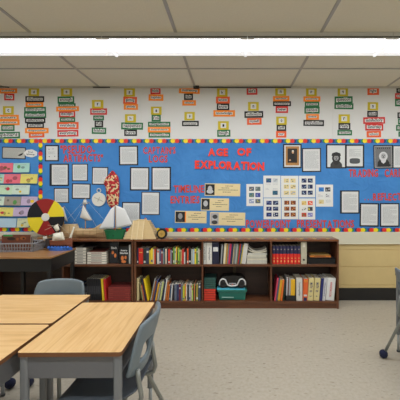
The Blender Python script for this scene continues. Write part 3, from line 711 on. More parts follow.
# ------------------------------------------------------------------ bookcases
def wood(name, a, bcol, c, sc=(1.2, 14, 14), rough=.35, coat=.3, scale=2.2):
    return ramp_mat(name, [(.25, a), (.5, bcol), (.75, c)], sc, scale, 8, rough, coat, distortion=.6)[0]
DW = wood('dark_wood', (74,42,24), (98,58,34), (114,70,42), coat=.1)
DWV = wood('dark_wood_upright', (74,42,25), (98,58,35), (114,70,44), sc=(14,14,1.2), coat=.1)
TOPW = wood('varnished_top', (96,58,36), (120,74,48), (134,86,56), rough=.22, coat=.3)
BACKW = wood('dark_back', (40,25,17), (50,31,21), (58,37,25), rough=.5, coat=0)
YF = 3.61; YK = 3.868
ZT, ZM, ZB = .818, .522, .086
def bookcase(xd, label):
    """xd: x of the uprights' centres, left to right"""
    x0 = xd[0]; x1 = xd[-1]
    t = thing('bookcase', label, 'bookcase', ((x0+x1)/2, (YF+YK)/2, 0)); ox = (x0+x1)/2; oy = (YF+YK)/2
    def lb(a, c, d, e, f, g): return MB().box(a-ox, c-ox, d-oy, e-oy, f, g)
    obj('top', lb(x0-.012, x1+.012, YF-.004, YK, ZT-.024, ZT), TOPW, t, bevel=.003)
    obj('kick_plate', lb(x0, x1, YF+.012, YF+.03, 0, ZB-.03), DW, t)
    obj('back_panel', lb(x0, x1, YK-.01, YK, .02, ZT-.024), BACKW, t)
    for i, x in enumerate(xd):
        end = i in (0, len(xd)-1); h = .011 if end else .010
        obj('side_panel' if end else 'divider', lb(x-h, x+h, YF, YK-.01, 0 if end else ZB-.03, ZT-.024), DWV, t, bevel=.0015)
    for a, c in zip(xd, xd[1:]):
        obj('shelf', lb(a+.011, c-.011, YF+.003, YK-.01, ZM-.026, ZM), DW, t, bevel=.0015)
    obj('bottom_board', lb(x0+.011, x1-.011, YF+.001, YK-.01, ZB-.032, ZB), DW, t, bevel=.0015)
    return t
s61 = YF/F
UA = [wx(-57, YF), wx(63.5, YF)-.0, wx(132.6, YF)]
UA = [-2.90, wx(62.5, YF), wx(132.4, YF)]
UB = [wx(135.0, YF), wx(202.4, YF), wx(271.2, YF), wx(338, YF)]
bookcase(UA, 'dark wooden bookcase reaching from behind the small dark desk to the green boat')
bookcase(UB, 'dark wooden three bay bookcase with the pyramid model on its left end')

# ------------------------------------------------------------------ books
PG = mat((206, 198, 178), .85, .06, 60)
def book(px0, px1, pytop, shelfz, rgb, label, group, lean=0.0, depth=.17, Y=3.635, stripe=None, band=None, pages=True, name='book', cat='book', rough=.45, text=None, tcol=None, bev=0):
    """upright book: px0..px1 at its foot, leaning to the right by `lean` px at the top"""
    s = Y/F; w = (px1-px0)*s; zt_ = wz(pytop, Y); H = max(.04, zt_-shelfz); ang = math.atan2(lean*s, H)
    x0 = wx(px0, Y)
    H2 = H/math.cos(ang); w2 = max(.004, w*math.cos(ang)-.0004)
    # origin at the foot corner it turns about; the other foot corner lifts a little
    piv = x0 + (w if ang > 0 else 0)
    a, c = ((-w2, 0) if ang > 0 else (0, w2))
    cm = mat(rgb, rough, .06, 20); th = min(.002, w2*.2)
    mb = MB().box(a, c, 0, th, 0, H2); mb.box(a, a+th, th, depth, 0, H2); mb.box(c-th, c, th, depth, 0, H2)
    if band:
        mb = MB().box(a, c, 0, th, H2*.58, H2); mb.box(a, a+th, th, depth, 0, H2); mb.box(c-th, c, th, depth, 0, H2)
        mb.box(a, c, 0, th, 0, H2*.58, 1)
    if bev:
        # rounded spine: a shallow half round, one colour above and one below
        n = 8; arc = [(a+(c-a)*i/n, .010*(1-math.sin(math.pi*i/n))) for i in range(n+1)]
        mb = MB()
        for (z0, z1, m) in ((0, H2*.56, 1), (H2*.56, H2, 0)):
            mb.prism_xy(arc + [(c, depth), (c-th, depth), (c-th, .014), (a+th, .014), (a+th, depth), (a, depth)], z0, z1, m)
    o = obj(name, mb, [cm, mat(band, rough, .06, 20)] if band else cm, loc=(piv, Y, shelfz+.0004), rot=(0, ang, 0))
    tag(o, label, cat, group)
    if pages: obj('page_block', MB().box(a+th, c-th, .0145 if bev else th, depth-.004, .003, H2-.004), PG, o)
    if stripe:
        for (f0, f1, sc_) in stripe:
            k_ = (c-a)*(.3 if bev else .14); obj('spine_label', MB().box(a+k_, c-k_, -.0006, 0, H2*f0, H2*f1), mat(sc_, .6, .05), o)
    if text:
        mb = MB()
        for (s_, zc_, ln, wd) in text: put_text(mb, s_, (a+c)/2, H2*zc_, H2*ln, w2*wd, -.0009, rot90=True, bold=.02)
        obj('spine_lettering', mb, mat(tcol or (60,60,70), .6), o)
    return o
def cname(rgb):
    r, g, bb = rgb; mx, mn = max(rgb), min(rgb)
    if mx < 48: return 'black'
    if mx-mn < 26: return 'white' if mx > 195 else ('grey' if mx > 95 else 'charcoal')
    if r > 150 and g > 140 and bb < 110: return 'yellow'
    if r > 180 and g > 165 and bb > 110: return 'cream'
    if r > 170 and 85 < g <= 145 and bb < 90: return 'orange'
    if r > 150 and g < 90 and bb > 80: return 'pink'
    if r > 150 and g < 95: return 'red'
    if r > g and r > bb and r < 150: return 'maroon' if g < 70 else 'brown'
    if g > r and g > bb: return 'green'
    if bb > r and mx < 95: return 'navy'
    if bb >= g and bb > r: return 'blue grey'
    return 'tan'
def row(items, shelfz, where, group, Y=3.635, depth=.15, hi='top'):
    rnd = random.Random(where)
    for i, it in enumerate(items):
        px0, px1, top, rgb = it[:4]; lean = it[4] if len(it) > 4 else 0; kw = it[5] if len(it) > 5 else {}
        dep = depth + rnd.uniform(-.02, .03)
        stripe = kw.pop('stripe', None) if kw else None
        if stripe is None and rnd.random() < .6 and px1-px0 > 1.0:
            f = rnd.choice((.08, .12, .7, .8)); lum = sum(rgb)/3
            sc_ = (225,222,212) if lum < 130 else rnd.choice([(70,60,60),(190,60,50),(60,80,120)])
            stripe = [(f, f+rnd.uniform(.08,.16), sc_)]
        book(px0, px1-.08, top+rnd.uniform(-.2,.2), shelfz, rgb, f'{cname(rgb)} book, {ORD[i]} from the left on the {where}', group, lean, dep, Y+rnd.uniform(0,.006), stripe, **kw)

S2U = [(137,138.5,248.2,(34,40,70)),(138.6,143.1,248.4,(206,44,32),0,{'stripe':[(.72,.76,(226,190,90)),(.1,.2,(190,40,30))]}),(143.3,146.1,248.2,(42,48,46),0,{'stripe':[(.06,.2,(190,190,180))]}),
 (146.2,149.1,248,(54,62,84)),(149.2,150.8,250.4,(214,186,60)),(150.9,152.9,248.6,(236,206,50)),(153,154.1,249.4,(214,206,180)),(154.2,155.6,249.2,(206,74,36)),
 (155.7,156.9,251,(38,36,40)),(157,159.2,249.6,(208,206,196)),(159.3,161.2,249.8,(92,88,122)),(161.3,162.8,250.6,(150,50,64)),(162.9,164.4,248.8,(120,142,142)),(164.5,165.2,248.6,(26,26,28)),
 (165.3,166.9,249,(216,200,176)),(167,168,251,(40,52,64)),(168.1,170.2,249,(214,52,36)),(170.4,171.6,250,(146,154,166)),(171.7,173,249.6,(70,40,44)),(173.1,174.6,247.4,(110,160,60)),
 (174.7,175.8,248.4,(206,216,180)),(175.9,177.1,247.2,(232,180,50)),(177.2,178,248.6,(40,70,50)),(178.1,179.3,247.8,(170,200,70)),(179.4,180.5,249,(90,140,60)),(180.6,181.9,250,(190,160,110)),
 (182,183.9,249.2,(204,44,40)),(184,185.3,252.6,(222,220,212)),(185.4,186.9,250,(50,44,42)),(187,188.6,248.4,(220,84,40)),(188.7,191,249.4,(24,34,40)),(191.2,192.9,249.4,(176,178,172)),
 (193,194.4,249.6,(176,198,214)),(194.5,196.2,249,(232,210,50)),(196.4,197.9,247.4,(96,146,70)),(198,199.7,249,(208,200,170)),(199.8,201,250.6,(120,70,60))]
row(S2U, ZM, 'upper shelf below the pyramid', 'books on the upper shelf below the pyramid', depth=.13)
NS = {'stripe':[]}
S2L = [(136.9,139,278.6,(214,198,146),0,dict(NS)),(142.4,143.5,283,(150,148,100),-2.9,dict(NS)),(143.9,144.9,285,(196,100,62),-2.8,dict(NS)),(145.2,146.4,279,(36,42,72),-3.8,dict(NS)),(146.6,147.3,279,(104,34,40),-4.0,dict(NS)),(147.6,149.1,279,(238,208,30),-4.2,dict(NS)),
 (150.2,151.1,279,(176,176,170),4.4,dict(NS)),(151.5,152.8,281,(160,92,44),3.9,dict(NS)),(153.2,154.5,279,(46,58,110),4.0,dict(NS)),(154.9,156.6,283.4,(216,164,52),3.1,dict(NS)),(157,158.7,283,(150,152,150),3.1,dict(NS)),(159.1,161,282,(190,196,130),3.1,dict(NS)),
 (161.4,162.9,279,(34,40,64),3.2,dict(NS)),(163.3,164.6,279,(210,210,206),3.0,dict(NS)),(165,166.3,282,(196,116,52),2.5,dict(NS)),
 (166.9,168.4,285.6,(204,110,50),1.8),(169,170.1,285,(60,90,120),1.5),(170.5,171.7,284.6,(214,212,206),1.2),(172.1,173.4,285,(56,52,58),.8),(174.4,176.8,284,(98,108,124)),(176.9,178.9,284.6,(48,56,92)),
 (179,180.9,284.2,(110,34,50)),(181,182.7,284.6,(104,112,124)),(182.8,184.7,286,(198,196,50)),(184.8,186.1,284,(226,146,70)),(186.2,187.2,284.4,(214,208,194)),(187.3,188.9,284.6,(44,46,54)),
 (189,190.6,284.4,(182,184,184)),(190.7,191.9,284.6,(206,190,168)),(192,193.1,285.6,(170,204,84)),(193.2,193.9,285,(24,30,26)),(194,194.9,284.4,(222,140,80)),(195,196,285,(64,60,40)),(196.1,198.1,284.4,(160,146,60)),(198.4,200.6,284.4,(70,84,104))]
row(S2L, ZB, 'bottom shelf below the pyramid', 'books on the bottom shelf below the pyramid', depth=.17)

# bay with the bin: binders, magazines, paper pile
where = 'upper shelf left of the paper pile'
Y = 3.635
book(203.6, 206.3, 242.8, ZM, (212,212,204), 'narrow white binder at the left end of the shelf above the teal bin', 'binders', 0, .19, name='binder', cat='binder', text=[('SCIENCE UNITS', .5, .62, .4)])
book(206.6, 211.9, 242.8, ZM, (224,222,212), 'wide white binder with dark spine writing beside the navy binder', 'binders', 0, .19, name='binder', cat='binder', text=[('Writing Folders', .48, .6, .34)], tcol=(70,72,96))
o = book(212.2, 219, 242.4, ZM, (26,30,56), 'wide navy binder with a square white label above the teal bin', 'binders', 0, .19, name='binder', cat='binder', stripe=[(.58,.78,(214,214,210))])
MAG = [(219.4,220.4,243.6,(24,24,28),1.2),(220.5,221.6,244.4,(170,172,172),1.6),(221.8,223,245,(56,58,64),1.6),(223.1,225.2,243.6,(222,210,178),1.2),(225.3,226.8,244.2,(186,140,44),1.2),(226.9,228,243.8,(126,132,140),1.6),
 (228.1,230,243.8,(206,48,96),2.0),(230.1,232,244,(38,48,80),1.6),(232.1,233,244.4,(190,170,130),1.8),(233.1,234.8,244.2,(120,124,120),1.8),(234.9,236.3,244,(176,178,176),1.8),(236.4,237.4,244.4,(96,116,80),2.2),
 (237.5,238.7,243.8,(196,48,40),3.0),(238.8,240.2,244,(48,84,112),3.0),(240.3,241.2,245,(220,196,70),3.0),(241.3,245.6,243.8,(206,202,194),2.8)]
LN = [1.2,1.3,1.4,1.4,1.5,1.6,1.7,1.7,1.8,1.8,1.9,2.0,2.4,2.6,2.8,2.8]
row([m[:4] + (LN[k], {'stripe':[]}) for k, m in enumerate(MAG)], ZM, 'upper shelf above the teal bin', 'magazines on the shelf above the teal bin', depth=.175)
# slumped pile of papers: one sheaf per layer
rnd = random.Random(3)
z = ZM+.0006
for k in range(8):
    th = .0212 if k < 6 else .012; Yp = 3.64; cxp = wx(257, Yp); hw = 10.2*Yp/F*(1 - .012*k); cur = 0 if k < 5 else (0, .028, .050)[k-5]
    sh = rnd.uniform(-.006,.006)
    n = 12; xs_ = [-hw + 2*hw*i/n for i in range(n+1)]
    lo = [(x+sh, cur*(abs(x/hw)**2.2)*(1.35 if x < 0 else .7)) for x in xs_]; hi = [(x, zz+th-.0008) for x, zz in lo]
    if k == 7: th *= 1.2
    t = obj('paper_sheaf', MB().prism_xz(lo+hi[::-1], -.006*rnd.random(), .19), mat([(206,202,184),(196,194,182),(214,208,186),(190,186,170)][k % 4], .8, .12, 40), loc=(cxp, Yp+.01, z))
    tag(t, f'sheaf of cream papers, {ORD[k]} from the bottom of the slumped paper pile', 'papers', 'slumped paper pile')
    z += th + (.0 if k < 5 else .0008)

# encyclopedias
for k in range(8):
    a = 272.4 + 3.56*k
    book(a, a+3.36, 246, ZM, (44,44,78), f'{["red and navy encyclopedia volume at the left end of the set of eight","second red and navy encyclopedia volume from the left of eight","third red and navy encyclopedia volume from the left of eight","fourth red and navy encyclopedia volume from the left of eight","fourth red and navy encyclopedia volume from the beige binder","third red and navy encyclopedia volume from the beige binder","second red and navy encyclopedia volume from the beige binder","red and navy encyclopedia volume touching the beige binder"][k]}',
         'encyclopedia set', 0, .18, bev=.0085, band=(222,48,40), stripe=[(.30,.35,(236,170,100)),(.1,.2,(236,170,100)),(.78,.84,(150,140,130))])
o = book(301, 306.8, 242, ZM, (186,180,156), 'beige binder standing right of the encyclopedia set', 'binders', 0, .2, name='binder', cat='binder')
obj('finger_hole', MB().disc_xz(.035*0+ (306.7-301)*3.635/F/2, .05, .012, -.001, 0, 16), DARKINK, o)
obj('spine_label', MB().box(.02, .05, -.0008, 0, .2, .25), mat((220,216,200), .6), o)
# black tray with an orange book on it
mb = MB(); x0, x1 = wx(308.4, 3.63), wx(335.6, 3.63); cx = (x0+x1)/2; w = (x1-x0)/2
mb.box(-w, w, 0, .2, 0, .008); mb.box(-w, -w+.006, 0, .2, .008, .075); mb.box(w-.006, w, 0, .2, .008, .075); mb.box(-w+.006, w-.006, .194, .2, .008, .075); mb.box(-w+.006, w-.006, 0, .006, .008, .06)
mb.box(-w+.006, w-.006, .006, .194, .068, .075)
t = obj('letter_tray', mb, mat((18,18,20), .35, .1), loc=(cx, 3.635, ZM+.0005), bevel=.002); tag(t, 'black plastic letter tray on the top right shelf', 'tray')
def flat_book(px0, px1, z, th, rgb, label, group=None, Y=3.65, depth=.16, rz=0, cat='book', spine=None, name='book'):
    x0, x1 = wx(px0, Y), wx(px1, Y); w = (x1-x0)/2; k = th*.12
    bd = [int(v*.72) for v in rgb]
    mb = MB().box(-w+.001, w-.001, .0015, .004, k, th-k).box(-w, w, 0, depth, 0, k, 1).box(-w, w, 0, depth, th-k, th, 1)
    o = obj(name, mb, [mat(rgb, .5, .08, 20), mat(bd, .5, .08, 20)], loc=((x0+x1)/2, Y, z), rot=(0,0,R(rz))); tag(o, label, cat, group)
    obj('page_block', MB().box(-w+.004, w-.004, .004, depth-.003, k, th-k), PG, o)
    if spine: obj('spine_label', MB().box(-w*.6, w*.5, .0009, .0015, th*.35, th*.65), mat(spine, .6), o)
    return o
flat_book(310, 331, ZM+.0765, .024, (206,120,40), 'orange book lying flat on the black letter tray', rz=0, spine=(120,60,30))
flat_book(311, 329.6, ZM+.1015, .010, (176,140,70), 'thin tan book on top of the flat orange book', rz=2, spine=(90,70,40), depth=.14)

# bottom right bay
wS = 'bottom shelf at the right end of the bookcase'
def br(*a, **k): return book(*a, **k)
G4 = 'books on the bottom right shelf'
br(274.2, 275.6, 278.2, ZB, (214,70,96), 'leaning pink folder, leftmost on the bottom right shelf', G4, 3.2, .2, name='folder', cat='folder', pages=False)
br(275.9, 277.2, 278.4, ZB, (70,96,116), 'leaning slate blue folder next to the pink folder', G4, 3.1, .2, name='folder', cat='folder', pages=False)
br(277.6, 279.8, 280, ZB, (216,160,36), 'leaning mustard yellow book near the pink folder', G4, 2.7, .19)
br(280.3, 282.2, 280, ZB, (222,112,40), 'leaning orange book right of the mustard yellow one', G4, 2.3, .19)
br(283.3, 284, 279.4, ZB, (40,70,60), 'thin dark green book left of the black magazine holder', G4, 1.6, .19)
x0, x1 = wx(285.4, 3.63), wx(295.8, 3.63); w = (x1-x0)/2
mb = MB(); H = .17; tl = .004
mb.box(-w, w, 0, tl, 0, .062); mb.box(-w, w, tl, .2, 0, tl)
for sx in (-1, 1):
    a = sx*w; pts = [(0,tl),(.2,tl),(.2,.2),(.14,.2),(.03,.062),(0,.062)]
    xa, xb = (a, a-sx*tl)
    vs = [(xa, p, q) for p, q in pts] + [(xb, p, q) for p, q in pts]; n = 6
    fs = [tuple(range(n)), tuple(range(2*n-1, n-1, -1))] + [(i, i+n, (i+1) % n+n, (i+1) % n) for i in range(n)]
    mb.add(vs, fs)
t = obj('magazine_holder', mb, BLACK, loc=((x0+x1)/2, 3.632, ZB+.0005)); tag(t, 'black magazine holder on the bottom right shelf', 'magazine holder')
zh = ZB+.0052
for (a, c, col, lab, ln, top) in ((286,287.2,(196,194,196),'grey white magazine at the left inside the black holder',.8,277.6),(287.4,288.4,(96,50,44),'maroon magazine inside the black holder',.6,278),
                             (288.6,290.2,(170,172,170),'grey magazine in the middle of the black holder',.6,278.4),(290.6,294.8,(228,176,32),'wide yellow folder inside the black holder',.3,279.4)):
    book(a, c, top, zh, col, lab, 'magazines in the black holder', ln, .17, 3.642, name='magazine', cat='magazine')
br(296.4, 302.4, 278.2, ZB, (210,208,198), 'white binder with dark spine writing beside the black magazine holder', 'binders', 0, .21, name='binder', cat='binder', text=[('The Learning Bridge', .52, .6, .3)])
br(302.8, 307.4, 279, ZB, (222,100,46), 'orange workbook with a navy foot on the bottom right shelf', G4, .9, .2, stripe=[(0,.14,(40,46,90)),(.2,.28,(200,205,205)),(.84,.94,(226,140,50))])
br(307.6, 312.8, 278.4, ZB, (216,200,140), 'left one of two cream manuals with navy spine writing', 'cream manuals', 1.5, .2, text=[('MATH', .68, .24, .55),('K8', .42,.08,.5),('3', .2,.05,.4)], tcol=(40,50,100))
br(313.4, 319, 278.4, ZB, (216,200,140), 'right one of two cream manuals with navy spine writing', 'cream manuals', 1.7, .2, text=[('MATH', .68, .24, .5),('K8', .42,.08,.45),('4', .2,.05,.35)], tcol=(40,50,100))
br(319.6, 322, 278.6, ZB, (40,48,110), 'navy binder between the cream manuals and the white binders', 'binders', 1.8, .2, name='binder', cat='binder')
br(322.4, 325.2, 278.4, ZB, (206,206,208), 'narrow white binder leaning between the navy one and the widest white one', 'binders', 1.9, .2, name='binder', cat='binder', text=[('Health Grade 6', .5, .6, .4)], tcol=(60,60,120))
br(325.7, 333.9, 278.4, ZB, (224,224,220), 'widest white binder with red spine writing at the right end', 'binders', 1.9, .21, name='binder', cat='binder', text=[('HANDBOOK', .48, .66, .26)], tcol=(200,40,44))

# left bay
for k in range(6):
    flat_book(74.6+.2*(k % 2), 85.8, ZM+.0005+.0325*k, .031, (230,224,208), f'white book, {ORD[k]} from the bottom of the taller white stack', 'taller white book stack', 3.64, .2, spine=(150,146,140))
for k in range(5):
    flat_book(87+.25*(k % 2), 106.4, ZM+.0005+.0285*k, .027, (230,224,208), f'white book, {ORD[k]} from the bottom of the wider white stack', 'wider white book stack', 3.64, .2, spine=[(150,110,100),(150,146,140)][k % 2])
flat_book(89, 105, ZM+.0005+.0285*5, .009, (120,56,44), 'thin dark red book on top of the wider white stack', None, 3.645, .18)
flat_book(82, 95, ZM+.0005+.0325*6, .006, (58,54,56), 'thin charcoal folder lying on top of the taller white stack', None, 3.66, .17, rz=8, cat='folder', name='folder')
def cover_book(px0, px1, pyt, rgb, label, Y, title, pic, tilt=-4):
    x0, x1 = wx(px0, Y), wx(px1, Y); w = (x1-x0)/2; H = wz(pyt, Y)-ZM
    t = obj('book', MB().box(-w, w, 0, .003, 0, H).box(-w, w, .013, .016, 0, H).box(-w, -w+.003, .003, .013, 0, H), mat(rgb, .35, .15, 20), loc=((x0+x1)/2, Y, ZM+.0022), rot=(R(tilt), 0, 0))
    tag(t, label, 'book', 'face-out books beside the white stacks')
    obj('page_block', MB().box(-w+.003, w-.002, .003, .013, .003, H-.003), PG, t)
    mb = MB()
    for (s_, zc_, ww) in title: put_text(mb, s_, 0, H*zc_, 2*w*ww, H*.11, -.0006, bold=.03)
    obj('cover_title', mb, WHITE, t)
    mb = MB()
    for (x, z, a, c) in pic: mb.ellipse_xz(x*w, z*H, a*w, c*H, -.0012, 0, 12, 0)
    obj('cover_picture', mb, mat((214,120,60), .5, .3, 60), t)
cover_book(109.6, 118, 242.2, (34,36,40), 'dark book with small pictures facing out, behind the black title book', 3.668, [('Black', .72, .7)], [(-.3,.5,.3,.08),(.3,.36,.3,.1)], tilt=-3)
cover_book(118.8, 128.6, 246.8, (20,20,22), 'black book with white title and orange picture facing out', 3.64, [('Scary', .76, .7),('Stories', .62, .84)], [(-.3,.32,.3,.14),(.35,.36,.25,.1),(0,.12,.5,.08)], tilt=-4)
book(129, 130.4, 245, ZM, (206,206,200), 'thin white book right of the black face-out book', 'books in the left bay', 0, .17, 3.65)
# lower left bay
for k in range(3):
    flat_book(74.4, 86+.3*k, ZB+.0005+.052*k, .05, [(70,72,78),(90,90,92),(60,60,66)][k], f'dark box file, {ORD[k]} from the bottom beside the black binders', 'dark box files', 3.65, .19, cat='box file', name='box_file')
flat_book(75, 81, ZB+.158, .03, (48,84,140), 'small blue book on top of the dark box files', None, 3.65, .15)
for k in range(8):
    a = 86.6 + 1.8*k
    book(a, a+1.55, 278.6+.02*k, ZB, (30,30,33), f'black ring binder, {ORD[k]} from the left of the black row', 'black binders', 0, .2, 3.645, stripe=[(.3,.66,(66,66,70))], name='binder', cat='binder')
book(102.4, 104.4, 279, ZB, (226,196,40), 'yellow book leaning against the black ring binders', 'books in the left bay', -1.6, .17, 3.64)
book(104.8, 106.6, 279.4, ZB, (196,44,40), 'red book leaning against the yellow book beside the black binders', 'books in the left bay', -1.5, .17, 3.64)
for k in range(7):
    flat_book(108+.3*(k % 2), 131-.2*(k % 3), ZB+.0005+.0232*k, .0222, [(150,56,50),(160,64,56)][k % 2], f'dull red textbook, {ORD[k]} from the bottom of the flat red stack', 'flat red textbook stack', 3.64, .2, spine=(120,40,38) if k % 2 else None)

# middle bay, lower shelf: folders, bin, radio
for k in range(5):
    flat_book(204, 215.6-.2*(k % 2), ZB+.0005+.0278*k, .027, (214,60,40), f'bright red book, {ORD[k]} from the bottom of the red and green stack', 'red books under the green ones', 3.64, .2)
z = ZB+.0005+.0278*5
for k in range(5):
    flat_book(204.2, 215.8-.3*(k % 2), z, .0255, (46,88,80), f'dark green book, {ORD[k]} from the bottom of the green half of the stack', 'green books on top of the red ones', 3.64, .2)
    z += .0263
TEAL = mat((28,104,90), .4, .05); LBL = mat((84,190,214), .45, .05)
x0, x1 = wx(217.4, 3.64), wx(247, 3.64); cx = (x0+x1)/2; w = (x1-x0)/2
t = thing('storage_bin', 'teal plastic storage bin under the black portable stereo', 'bin', (cx, 3.645, ZB))
def frust(wa, wb, d0, da, db, h0, h1):
    vs = [(-wa,d0+ (db-da)/2, h0),(wa,d0+(db-da)/2,h0),(wa,d0+(db+da)/2,h0),(-wa,d0+(db+da)/2,h0),(-wb,d0,h1),(wb,d0,h1),(wb,d0+db,h1),(-wb,d0+db,h1)]
    return MB().add(vs, [(0,3,2,1),(4,5,6,7),(0,1,5,4),(1,2,6,5),(2,3,7,6),(3,0,4,7)])
obj('tub', frust(w*.87, w*.93, .006, .17, .185, .001, .098), TEAL, t, bevel=.004)
obj('lid', MB().box(-w, w, 0, .2, .098, .124), TEAL, t, bevel=.005)
obj('label_strip', MB().box(-w*.7, w*.1, .0035, .0075, .03, .04), mat((150,190,180), .5), t)
t2 = obj('blue_folder', MB().prism_xz([(-w*1.01, 0),(w*.9, 0),(w*.9, .006),(-w*1.01, .016)], 0, .17), LBL, loc=(cx-.004, 3.655, ZB+.1245)); tag(t2, 'light blue folder lying between the teal bin and the stereo', 'folder')
zr = ZB+.1245+.0165
ww = w*.92; cr_ = thing('portable_stereo', 'black portable stereo with silver trim on the teal bin', 'stereo', (cx+.003, 3.668, zr))
prof = []
Hs = .15
pts = [(-ww,.05),(-ww*.93,.012),(-ww*.74,.001),(-ww*.5,.006),(-ww*.36,.02),(ww*.36,.02),(ww*.5,.006),(ww*.74,.001),(ww*.93,.012),(ww,.05),(ww*.96,.1),(ww*.8,.125),(ww*.72,.14),(0,Hs),(-ww*.72,.14),(-ww*.8,.125),(-ww*.96,.1)]
obj('stereo_body', MB().prism_xz(pts, 0, .14), mat((18,18,20), .25, .1), cr_, bevel=.006)
SIL = mat((214,214,212), .3, .03, metal=.2)
arc = []
for k in range(13):
    a = R(200 - 200*k/12); arc.append((-ww*.69 + ww*.27*math.cos(a), -.006, .055+.055*math.sin(a)))
left = arc[:10]; midp = [(-ww*.36, -.006, .04), (-ww*.2, -.006, .028), (ww*.2, -.006, .028), (ww*.36, -.006, .04)]
right = [(-p[0], p[1], p[2]) for p in left[::-1]]
obj('silver_trim', MB().tube(left+midp+right, .0085, 8), SIL, cr_, smooth=True)
obj('display_panel', MB().box(-ww*.28, ww*.28, -.007, .001, .034, .062), mat((150,150,152), .35, .05, metal=.3), cr_, bevel=.003)
for sx in (-1, 1):
    sp = obj('speaker_grille', MB().disc_xz(sx*ww*.69, .055, .036, -.005, .001, 24), mat((40,40,42), .5, .1), cr_)
    obj('speaker_cone', MB().disc_xz(sx*ww*.69, .055, .022, -.007, -.005, 20), mat((16,16,18), .4), sp)
mb = MB(); mb.box(-.03, -.012, -.009, -.006, .042, .05); mb.box(.012, .03, -.009, -.006, .042, .05)
obj('button', mb, mat((40,40,44), .4), cr_); obj('red_button', MB().box(-.006, .006, -.009, -.006, .04, .05), RED, cr_)
tag(obj('outlet_plate', MB().box(-.02,.02,-.004,0,-.06,.06), mat((88,76,54), .6), loc=(wx(234.5,3.85), 3.857, wz(271,3.85)), bevel=.002), 'dull tan cable plate on the bookcase back above the stereo', 'plate')

# ------------------------------------------------------------------ on the bookcase tops
def sector(r0, r1, a0, a1, n=10):
    return [(r0*math.cos(R(a0+(a1-a0)*i/n)), r0*math.sin(R(a0+(a1-a0)*i/n))) for i in range(n+1)][::-1], [(r1*math.cos(R(a0+(a1-a0)*i/n)), r1*math.sin(R(a0+(a1-a0)*i/n))) for i in range(n+1)]
Yw = 3.72; cx, cz = W(46.2, 217, Yw); RW = 18.3*Yw/F
t = thing('spinner_wheel', 'round spinner wheel with red yellow and black wedges and a white hub', 'wheel', (cx, Yw, ZT))
zc_ = cz-ZT
WR = mat((150,28,26), .5, .06); WYL = mat((238,214,40), .5, .04); WBK = mat((12,14,22), .65, .1)
for a0, m, nm in ((62,WR,'red wedge'),(2,WYL,'yellow wedge'),(-58,WBK,'black wedge'),(-118,WR,'red wedge'),(-178,WYL,'yellow wedge'),(122,WBK,'black wedge')):
    i_, o_ = sector(.03, RW, a0, a0+59.6)
    pts = [(p, q+zc_) for p, q in o_ + i_]
    mb = MB(); n = len(o_)
    ii = i_[::-1]
    for k in range(n-1):
        quad = [ii[k], o_[k], o_[k+1], ii[k+1]]
        mb.prism_xz([(p, q+zc_) for p, q in quad], -.012, 0)
    wdg = obj('wedge', mb, m, t); wdg['label'] = nm
obj('hub', MB().disc_xz(0, zc_, .047, -.02, .002, 28), mat((226,224,218), .5, .03), t, bevel=.003)
obj('stand', MB().box(-.02, .02, .003, .018, .012, zc_+.02).box(-.09, .09, -.03, .06, 0, .014), mat((150,112,70), .5, .1), t, bevel=.002)

# faded strip of coloured paper along the front of the bookcase top
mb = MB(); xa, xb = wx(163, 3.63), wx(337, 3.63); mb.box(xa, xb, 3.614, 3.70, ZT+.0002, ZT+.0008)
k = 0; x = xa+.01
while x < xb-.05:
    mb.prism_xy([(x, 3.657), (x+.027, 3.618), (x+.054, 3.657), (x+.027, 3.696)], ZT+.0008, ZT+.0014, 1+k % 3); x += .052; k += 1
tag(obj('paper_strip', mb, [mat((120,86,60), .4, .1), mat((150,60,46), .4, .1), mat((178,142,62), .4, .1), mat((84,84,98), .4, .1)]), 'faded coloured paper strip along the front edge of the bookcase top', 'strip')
# long wooden plank ship
BAL = wood('balsa', (206,174,126), (224,194,146), (234,206,160), sc=(2,20,20), rough=.7, coat=0)
Ys = 3.80; sx0, sx1 = wx(60, Ys), wx(110, Ys); cx = (sx0+sx1)/2; L = (sx1-sx0)/2
t = thing('wooden_ship', 'long pale plank ship model with masts on the bookcase top', 'ship model', (cx, Ys, ZT))
def hull(L, fdeck, half, z0, n=20, keel=.55):
    mb = MB(); ringn = 7; vs = []
    for i in range(n+1):
        u = -1+2*i/n; hw = half*(1-abs(u)**3.2)+.006; zt_ = fdeck(u)
        ring = []
        for j in range(ringn):
            v = -1+2*j/(ringn-1); f = abs(v)**.5
            ring.append((u*L*(1 if abs(v) > .9 else .98), math.copysign(hw*(keel+(1-keel)*f) if v else 0, v) if v else 0, z0+(zt_-z0)*abs(v)**.9))
        vs += ring
    fs = [(i*ringn+j, i*ringn+j+1, (i+1)*ringn+j+1, (i+1)*ringn+j) for i in range(n) for j in range(ringn-1)]
    fs += [(i*ringn, (i+1)*ringn, (i+1)*ringn+ringn-1, i*ringn+ringn-1) for i in range(n)]
    fs += [tuple(range(ringn)), tuple(range(n*ringn+ringn-1, n*ringn-1, -1))]
    return mb.add(vs, fs)
zs = lambda py: wz(py, Ys-.05)-ZT
def deck(u):
    px = 85+25*u
    if px < 76: return zs(224.6)
    if px < 94: return zs(229.6)
    return zs(229.6) + (zs(223.8)-zs(229.6))*min(1, (px-94)/8)
obj('hull', hull(L, deck, .055, .001, 26), BAL, t)
mb = MB()
for k in range(7):
    x = -L*.8 + k*L*.27; mb.box(x, x+.003, -.0615, -.057, .012, deck(x/L)-.012)
for zz in (.03, .055, .08): mb.box(-L*.8, L*.75, -.0612, -.0575, zz, zz+.002)
obj('plank_seam', mb, mat((168,134,92), .7), t)
POLE = mat((170,132,86), .6, .1)
def lx(px): return wx(px, Ys)-cx
def lz(py): return wz(py, Ys)-ZT
